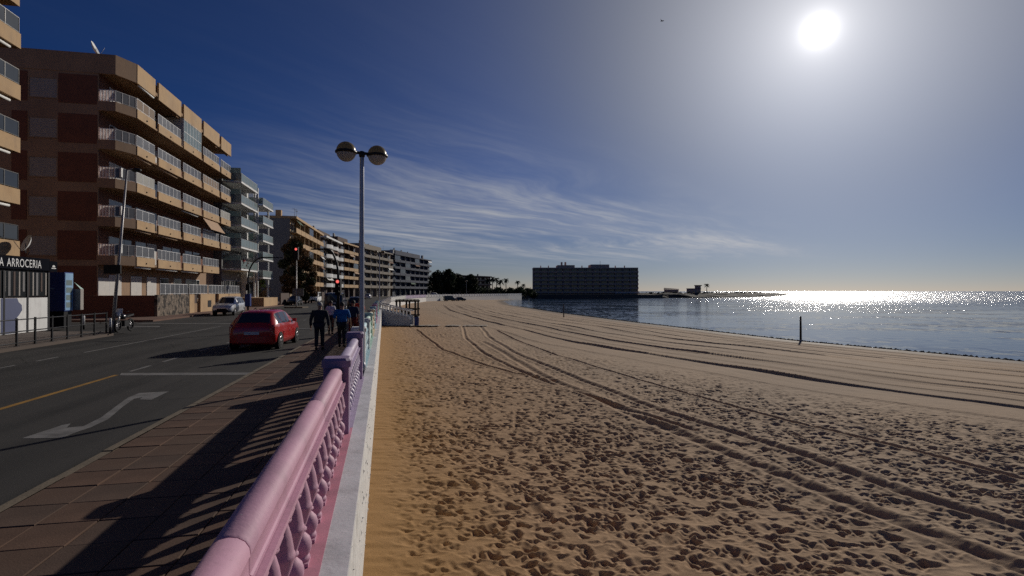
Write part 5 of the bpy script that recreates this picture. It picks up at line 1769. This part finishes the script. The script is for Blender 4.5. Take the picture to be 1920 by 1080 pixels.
# ------------------------------------------------------------------ street furniture on the left
def railing_left():
    root = thing('street_railing', 'black pedestrian railing along the far kerb', 'railing')
    y0, y1 = 12.0, 26.2
    post = MB(); post.box(-.03, .03, -.03, .03, 0, 1.06, M_DARKMETAL); post.box(-.06, .06, -.06, .06, 0, .015, M_DARKMETAL)
    pm = post.mesh('post')
    n = 14
    ys = [y0 + (y1 - y0) * k / n for k in range(n + 1)]
    for y in ys:
        x, yy_ = rd(-14.55, y)
        link('post', pm, root, (x, yy_, PAVE), ANG_R)
    for z in (1.0, .55, .12):
        a = rd(-14.55, y0); b = rd(-14.55, y1)
        MB().tube([(a[0], a[1], PAVE + z), (b[0], b[1], PAVE + z)], .024, 6, M_DARKMETAL).build('rail', root)


railing_left()


def bollard(px, py, label):
    x, y = gp(px, py, PAVE)
    root = thing('bollard', label, 'bollard', (x, y, PAVE), 0, 'white topped bollards near the railing')
    MB().lathe([(.055, 0), (.055, .3), (.05, .32)], n=10, m=M_DARKMETAL).build('base', root)
    MB().lathe([(.06, .321), (.06, .72), (.045, .76)], n=10, m=M_WHITEPAINT).build('sleeve', root)


bollard(207, 626, 'white sleeved bollard at the end of the black railing')
bollard(157, 618, 'white sleeved bollard behind the black railing')


def road_light():
    bx, by = gp(211, 624, PAVE)
    root = thing('lighting_pole', 'leaning grey lighting pole at the side street corner', 'lighting pole', (bx, by, PAVE), 0)
    top = Vector((.55, .2, 8.2))
    m = MB(); m.tube([(0, 0, 0), tuple(top * .5), tuple(top)], [.085, .07, .045], 10, M_STEEL); m.build('pole', root)
    m = MB(); m.tube([tuple(top), tuple(top + Vector((.25, .05, .05)))], .03, 6, M_STEEL); m.build('arm', root)
    MB().ball(tuple(top + Vector((.42, .08, .0))), .2, M_DARKMETAL, 10, sx=1.3, sy=.8, sz=.5).build('luminaire', root)
    MB().box(-.42, .42, -.05, .03, 2.95, 3.4, M_DARK).build('sign_plate', root)
    MB().lathe([(.13, 0), (.13, .5), (.09, .6)], n=10, m=M_STEEL).build('base', root)


road_light()


def curved_mast(bx, by, h, reach, label, heads=(), side=1, group='curved masts over the road'):
    root = thing('signal_mast', label, 'signal mast', (bx, by, 0.05), 0, group)
    pts = [(0, 0, 0), (0, 0, h * .62)]
    for k in range(1, 7):
        a = k / 6 * math.pi / 2
        pts.append((side * reach * .42 * (1 - math.cos(a)), 0, h * .62 + h * .38 * math.sin(a)))
    pts.append((side * reach, 0, h))
    MB().tube(pts, [.085, .08] + [.065] * 6 + [.04], 10, M_DARKMETAL).build('mast', root)
    for hz, hx in heads:
        m = MB(); m.box(hx - .17, hx + .17, -.13, .13, hz - .5, hz + .5, M_DARK)
        ho = m.build('signal_head', root)
        for k, c in enumerate((M_SIGREDL, M_DARK, M_DARK)):
            l = MB().lathe([(.095, 0), (.095, .03), (.07, .045)], n=14, m=c).build('lamp', ho)
            l.location = (hx, -.135, hz + .32 - .32 * k); l.rotation_euler = (R(90), 0, 0)
            hd = MB()
            for q in range(6):
                a0 = math.pi * q / 6; a1 = math.pi * (q + 1) / 6
                hd.add([(hx + .13 * math.cos(a0), -.13, hz + .32 - .32 * k + .13 * math.sin(a0)), (hx + .13 * math.cos(a1), -.13, hz + .32 - .32 * k + .13 * math.sin(a1)), (hx + .13 * math.cos(a1), -.28, hz + .32 - .32 * k + .13 * math.sin(a1)), (hx + .13 * math.cos(a0), -.28, hz + .32 - .32 * k + .13 * math.sin(a0))], [(0, 1, 2, 3)], M_DARK)
            hd.build('hood', ho)
    return root


b = gp(465, 590)
o = curved_mast(b[0], b[1], 5.3, 3.3, 'black curved mast in front of the white modern block', ())
MB().box(-.25, .25, -.12, .12, .75, 1.9, M_BLUESIGN).build('cabinet', o)
MB().box(-.12, .22, -.2, -.1, 2.2, 2.8, M_DARK).build('signal_head', o)
curved_mast(-10.75, 33.0, 4.75, 1.7, 'curved mast with a low red signal beyond the walkers', ((2.42, 0),), -1)
sg = thing('traffic_signal', 'tall straight traffic signal showing red in front of the brown tree', 'traffic signal', (-28.3, 70, 0.05), 0)
MB().lathe([(.12, 0), (.12, .4), (.09, .5), (.07, 6.3)], n=10, m=M_STEEL).build('pole', sg)
hd = MB().box(-.26, .26, -.16, .16, 6.3, 7.95, M_DARK).build('signal_head', sg)
for k, c in enumerate((M_SIGREDL, M_DARK, M_DARK)):
    l = MB().lathe([(.16, 0), (.16, .03), (.12, .05)], n=14, m=c).build('lamp', hd); l.location = (0, -.165, 7.65 - .52 * k); l.rotation_euler = (R(90), 0, 0)
MB().box(-.5, .95, -.05, .0, 1.5, 2.5, M_GREYWALL).build('sign_plate', sg)
MB().box(-1.2, 1.2, -1.0, 1.0, -.1, .12, M_KERB).build('refuge', sg)


def pavilion():
    root = thing('restaurant_pavilion', 'restaurant terrace pavilion with a black lettered sign and white screens', 'pavilion', (*rd(-18.8, 28.5), PAVE), ANG_R + R(90))
    L = 9.0     # runs to -x
    H = 3.78
    MB().box(-L, 0, .12, 2.6, H - .70, H - .05, M_DARK).build('roof', root)
    MB().box(-L, -.15, -.02, .1, H - .62, H, M_SIGN).build('sign_board', root)
    sp = MB().box(-.13, .5, -.02, .1, H - .66, H - .1, M_SIGN).build('side_sign', root)
    lg = MB(); n = 10
    lg.add([(-.17 + .12 * math.cos(math.pi * k / n), -.046, H - .42 + .12 * math.sin(math.pi * k / n)) for k in range(n + 1)], [tuple(range(n + 1))[::-1]], M_WHITEPAINT)
    lg.v = [(x + .36, y + .02, z) for x, y, z in lg.v]
    lg.add([(0, -.026, H - .5), (.38, -.026, H - .5), (.38, -.026, H - .455), (0, -.026, H - .455)], [(0, 1, 2, 3)], M_WHITEPAINT)
    lg.build('logo', sp)
    cu = bpy.data.curves.new('lettering', 'FONT')
    cu.body = 'LA ARROCERIA'; cu.size = .52; cu.extrude = .012; cu.space_character = 1.12; cu.space_word = 1.4
    cu.align_x = 'RIGHT'
    cu.materials.append(mat('sign_white', (.75, .75, .74), .5, .03, emit=None))
    tmp = bpy.data.objects.new('tmp', cu); COL.objects.link(tmp)
    lm = bpy.data.meshes.new_from_object(tmp.evaluated_get(bpy.context.evaluated_depsgraph_get()))
    bpy.data.objects.remove(tmp)
    t = bpy.data.objects.new('lettering', lm); COL.objects.link(t); t.parent = root
    wx = [v.co.x for v in lm.vertices]; wy = [v.co.y for v in lm.vertices]
    kx = 3.15 / (max(wx) - min(wx)); ky = .40 / (max(wy) - min(wy))
    t.location = (-.85 - max(wx) * kx, -.036, H - .51); t.rotation_euler = (R(90), 0, 0)
    t.scale = (kx, ky, 1)
    # low white screens with a painted wave, glazing above
    n = 6; w = 1.5
    for k in range(n):
        x1 = -.25 - k * (w + .12); x0 = x1 - w
        MB().box(x0, x1, 0, .06, .02, 1.75, M_WHITEPAINT if k != 1 else M_WHITEPAINT).build('screen', root)
        MB().box(x0, x1, .015, .035, 1.80, H - .72, M_PANE_D).build('pane', root)
        MB().box(x1, x1 + .12, -.02, .1, 0, H - .72, M_DARKMETAL).build('post', root)
    wv = MB()
    pr = [(-2.55, .05), (-2.6, .75), (-2.38, .95), (-2.2, 1.15), (-2.24, 1.4), (-2.45, 1.55), (-2.55, 1.74)]
    pts = [(x, -.012, z) for x, z in pr] + [(-3.62, -.012, 1.74), (-3.62, -.012, .05)]
    wv.add(pts, [tuple(range(len(pts)))], M_WAVE)
    wv.build('painted_wave', root)
    cm_ = MB()
    for k in range(14):
        x = -.4 - k * .33
        cm_.box(x - .04 - .03 * (k % 3), x + .05, .002, .012, 1.86 + .2 * (k % 4 == 1), H - .75, (M_SHUTTER, M_DKFAC, M_GREYWALL)[k % 3])
    cm_.build('curtain', root)
    for k in range(4):
        MB().box(-L + .1 + k * 2.2, -L + .22 + k * 2.2, 2.4, 2.52, 0, H - .7, M_DARKMETAL).build('post', root)


pavilion()


def kiosk():
    root = thing('vending_kiosk', 'tall blue vending kiosk beside the restaurant pavilion', 'kiosk', (-25.62, 29.92, PAVE), ANG_R)
    MB().box(-.45, .45, 0, .8, .95, 3.15, M_BLUESIGN).build('cabinet', root)
    MB().box(-.4, .4, .05, .75, 0, .95, M_DARK).build('base', root)
    sd = MB().box(.452, .47, .04, .76, 1.0, 3.1, M_BLUELIGHT).build('sunlit_side', root)  # sun falling on this side is painted as a lighter blue
    m = MB()
    for k in range(4): m.box(.471, .476, .12, .66, 1.15 + k * .42, 1.45 + k * .42, M_GLASS_B)
    m.build('shelf_window', sd)
    m = MB(); m.box(.35, .8, .85, 1.15, 1.0, 2.2, M_SHUTTER); m.add([(.8, .86, 2.2), (.8, 1.14, 2.2), (.4, 1.0, 2.6)], [(0, 1, 2)], M_MINT); m.build('side_locker', root)
    MB().box(-.35, -.05, -.012, 0, 2.2, 2.25, M_BLUELIGHT).build('label_strip', root)


kiosk()


# ------------------------------------------------------------------ people
def skin_mesh(joints, edges, radii, root, lv=1):
    me = bpy.data.meshes.new('skin_tmp')
    names = list(joints)
    ix = {k: i for i, k in enumerate(names)}
    me.from_pydata([joints[k] for k in names], [(ix[a], ix[b]) for a, b in edges], [])
    o = bpy.data.objects.new('skin_tmp', me); COL.objects.link(o)
    sk = o.modifiers.new('s', 'SKIN')
    sk.use_smooth_shade = True
    for k, i in ix.items():
        r = radii[k]
        d = me.skin_vertices[0].data[i]
        d.radius = r if isinstance(r, tuple) else (r, r)
        d.use_root = (k == root)
    sd = o.modifiers.new('d', 'SUBSURF'); sd.levels = lv; sd.render_levels = lv
    dg = bpy.context.evaluated_depsgraph_get()
    res = bpy.data.meshes.new_from_object(o.evaluated_get(dg))
    bpy.data.objects.remove(o)
    for p_ in res.polygons: p_.use_smooth = True
    return res


def person(label, loc, rz, H, top, trousers, hair, phase=0.0, long_sleeve=True, stoop=0.0, long_legs=True, sleeve=None, wide=1.0):
    s = H / 1.72
    root = thing('person', label, 'person', loc, rz, 'people walking on the seafront pavement')
    sw_ = .24 * math.sin(phase)
    lean = stoop
    J = {}
    J['pelvis'] = (0, 0, .93); J['waist'] = (0, .02 + lean * .3, 1.08); J['chest'] = (0, .02 + lean * .8, 1.29); J['neck'] = (0, .03 + lean * 1.2, 1.47); J['head0'] = (0, .05 + lean * 1.5, 1.55); J['head'] = (0, .055 + lean * 1.6, 1.635)
    for sd, n_ in ((-1, 'l'), (1, 'r')):
        f = sw_ * sd
        J['hip' + n_] = (sd * .09, 0, .90)
        J['knee' + n_] = (sd * .095, f * .75 + .05, .49)
        back = max(0, -f)
        J['ankle' + n_] = (sd * .095, f * 1.35 - back * .2, .10 + back * .22)
        J['toe' + n_] = (sd * .11, f * 1.35 + .15 - back * .2, .04 + back * .06)
        J['sho' + n_] = (sd * .175 * wide, .02 + lean * .95, 1.40)
        J['elb' + n_] = (sd * .235 * wide, -.03 - f * .55 + lean * .8, 1.11)
        J['wri' + n_] = (sd * .25 * wide, .03 - f * 1.1 + lean * .8, .87)
        J['hand' + n_] = (sd * .25 * wide, .05 - f * 1.2 + lean * .8, .79)
    J = {k: (v[0] * s, v[1] * s, v[2] * s) for k, v in J.items()}
    E = [('pelvis', 'waist'), ('waist', 'chest'), ('chest', 'neck'), ('neck', 'head0'), ('head0', 'head')]
    for n_ in 'lr':
        E += [('pelvis', 'hip' + n_), ('hip' + n_, 'knee' + n_), ('knee' + n_, 'ankle' + n_), ('ankle' + n_, 'toe' + n_), ('chest', 'sho' + n_), ('sho' + n_, 'elb' + n_), ('elb' + n_, 'wri' + n_), ('wri' + n_, 'hand' + n_)]
    RR = {'pelvis': (.15 * wide, .12), 'waist': (.15 * wide, .125), 'chest': (.165 * wide, .125), 'neck': .055, 'head0': (.075, .085), 'head': (.078, .092)}
    for n_ in 'lr':
        RR.update({'hip' + n_: .09, 'knee' + n_: .058, 'ankle' + n_: .04, 'toe' + n_: .035, 'sho' + n_: .065, 'elb' + n_: .042, 'wri' + n_: .029, 'hand' + n_: (.022, .04)})
    RR = {k: (tuple(q * s for q in v) if isinstance(v, tuple) else v * s) for k, v in RR.items()}
    RB = {k: (tuple(q * .74 for q in v) if isinstance(v, tuple) else v * .85) if k in ('pelvis', 'waist', 'chest', 'shol', 'shor', 'hipl', 'hipr') else v for k, v in RR.items()}
    bm_ = skin_mesh(J, E, RB, 'pelvis')
    bm_.materials.clear(); bm_.materials.append(M_SKIN)
    # ears, nose and fingers join the same mesh
    ex = MB()
    hx, hy, hz = J['head']
    ex.ball((hx, hy + .095 * s, hz - .02 * s), .018 * s, M_SKIN, 6); ex.ball((hx - .082 * s, hy, hz - .015 * s), .026 * s, M_SKIN, 6, sx=.5); ex.ball((hx + .082 * s, hy, hz - .015 * s), .026 * s, M_SKIN, 6, sx=.5)
    for e in (-1, 1): ex.ball((hx + e * .03 * s, hy + .088 * s, hz + .01 * s), .011 * s, M_HAIRD, 6)
    ex.ball((hx, hy + .086 * s, hz - .06 * s), .02 * s, M_MAROON, 6, sy=.4, sz=.35)
    for n_, sd in (('l', -1), ('r', 1)):
        p_ = Vector(J['hand' + n_])
        for q in range(4):
            o_ = Vector((0, (-.024 + .016 * q) * s, -.02 * s)); ln = (.075, .085, .08, .062)[q] * s
            ex.tube([p_ + o_, p_ + o_ + Vector((0, .004, -ln * .55)), p_ + o_ + Vector((-sd * .012 * s, .016 * s, -ln))], [.0085 * s, .0078 * s, .006 * s], 5, M_SKIN)
        ex.tube([p_ + Vector((0, .025 * s, .02 * s)), p_ + Vector((-sd * .006, .05 * s, -.015 * s)), p_ + Vector((-sd * .01, .055 * s, -.045 * s))], [.01 * s, .009 * s, .007 * s], 5, M_SKIN)
    b_ = bmesh.new(); b_.from_mesh(bm_)
    em = ex.mesh('tmp')
    off = {m: i for i, m in enumerate(ex.mats)}
    for m in ex.mats:
        if m.name not in [q.name for q in bm_.materials]: bm_.materials.append(m)
    idx = [list(q.name for q in bm_.materials).index(m.name) for m in ex.mats]
    for p_ in em.polygons: p_.material_index = idx[p_.material_index]
    b_.from_mesh(em); b_.to_mesh(bm_); b_.free()
    body = bpy.data.objects.new('body', bm_); COL.objects.link(body); body.parent = root

    def garment(keys, edges, grow, m, name, rootk, tweak=None):
        Jg = {k: J[k] for k in keys}
        if tweak: Jg.update(tweak)
        Rg = {}
        for k in Jg:
            r = RR.get(k, .05)
            g = grow.get(k, grow['*'])
            Rg[k] = tuple(q + g * s for q in r) if isinstance(r, tuple) else r + g * s
        g_ = skin_mesh(Jg, edges, Rg, rootk)
        g_.materials.clear(); g_.materials.append(m)
        o_ = bpy.data.objects.new(name, g_); COL.objects.link(o_); o_.parent = root
        return o_
    tk = ['pelvis', 'waist', 'chest', 'shol', 'shor', 'elbl', 'elbr']
    te = [('pelvis', 'waist'), ('waist', 'chest'), ('chest', 'shol'), ('chest', 'shor'), ('shol', 'elbl'), ('shor', 'elbr')]
    if long_sleeve:
        tk += ['wril', 'wrir']; te += [('elbl', 'wril'), ('elbr', 'wrir')]
    pv = {'pelvis': (J['pelvis'][0], J['pelvis'][1], J['pelvis'][2] - .03 * s)}
    garment(tk, te, {'*': .022, 'pelvis': .03}, top, 'jacket' if long_sleeve else 'shirt', 'chest', pv)
    lk = ['pelvis', 'hipl', 'hipr', 'kneel', 'kneer'] + (['anklel', 'ankler'] if long_legs else [])
    le = [('pelvis', 'hipl'), ('pelvis', 'hipr'), ('hipl', 'kneel'), ('hipr', 'kneer')] + ([('kneel', 'anklel'), ('kneer', 'ankler')] if long_legs else [])
    garment(lk, le, {'*': .02, 'anklel': .03, 'ankler': .03}, trousers, 'trousers' if long_legs else 'shorts', 'pelvis')
    for n_ in 'lr':
        a_, t_ = Vector(J['ankle' + n_]), Vector(J['toe' + n_])
        m = MB(); heel = a_ + Vector((0, -.05 * s, -.045 * s))
        m.tube([heel, a_ + Vector((0, .02 * s, -.045 * s)), t_ + Vector((0, -.03 * s, .0)), t_ + Vector((0, .05 * s, -.004 * s))], [.042 * s, .052 * s, .045 * s, .025 * s], 8, M_DARK)
        m.build('shoe', root)
    h_ = MB(); h_.ball((hx, hy - .012 * s, hz + .025 * s), .106 * s, hair, 12, sx=.90, sy=1.02, z0=-.35, z1=.999); h_.build('hair', root)
    return root


person('person in a dark jacket with grey hair walking away', (*gp(599, 656, PAVE), PAVE), ANG_R, 1.66, M_BLKCLOTH, M_BLKCLOTH, M_HAIRG, .3, True, .04, wide=1.3)
person('person in a bright blue top with hair cut short walking away', (*gp(641, 651, PAVE), PAVE), ANG_R, 1.64, M_BLUECL, M_BLKCLOTH, M_HAIRD, -.35, False, .03, wide=1.25)
person('person in a navy top and maroon trousers beside the blue topped one', (*gp(662, 637, PAVE), PAVE), ANG_R, 1.66, M_NAVYCL, M_MAROON, M_HAIRD, .8, False, .0)
person('person in a white top seen between the two front walkers', (*gp(620, 627, PAVE), PAVE), ANG_R, 1.60, M_WHITECL, M_BLKCLOTH, M_HAIRD, -.4, False, .0)
person('person in a red top farthest ahead, next to the lamp pole', (*gp(674, 622, PAVE), PAVE), ANG_R, 1.70, M_REDCL, M_MAROON, M_HAIRD, .3, False, .0)


# a bird high over the beach
bx = (1242 - 960) / 1000 * 90
bird = thing('bird', 'small dark bird high in the sky over the beach', 'bird', (bx, 90, EYE + .508 * 90), R(40))
v = MB()
J = {'tail': (0, -.22, 0), 'mid': (0, 0, 0), 'neck': (0, .14, .02), 'head': (0, .22, .03), 'beak': (0, .3, .02), 'wl': (-.22, .04, .10), 'wl2': (-.5, -.08, .2), 'wr': (.22, .04, .10), 'wr2': (.5, -.08, .2)}
bme = skin_mesh(J, [('tail', 'mid'), ('mid', 'neck'), ('neck', 'head'), ('head', 'beak'), ('mid', 'wl'), ('wl', 'wl2'), ('mid', 'wr'), ('wr', 'wr2')], {'tail': (.06, .01), 'mid': .075, 'neck': .05, 'head': .045, 'beak': .01, 'wl': (.02, .09), 'wl2': (.008, .04), 'wr': (.02, .09), 'wr2': (.008, .04)}, 'mid')
bme.materials.clear(); bme.materials.append(M_DARK)
bo = bpy.data.objects.new('body', bme); COL.objects.link(bo); bo.parent = bird
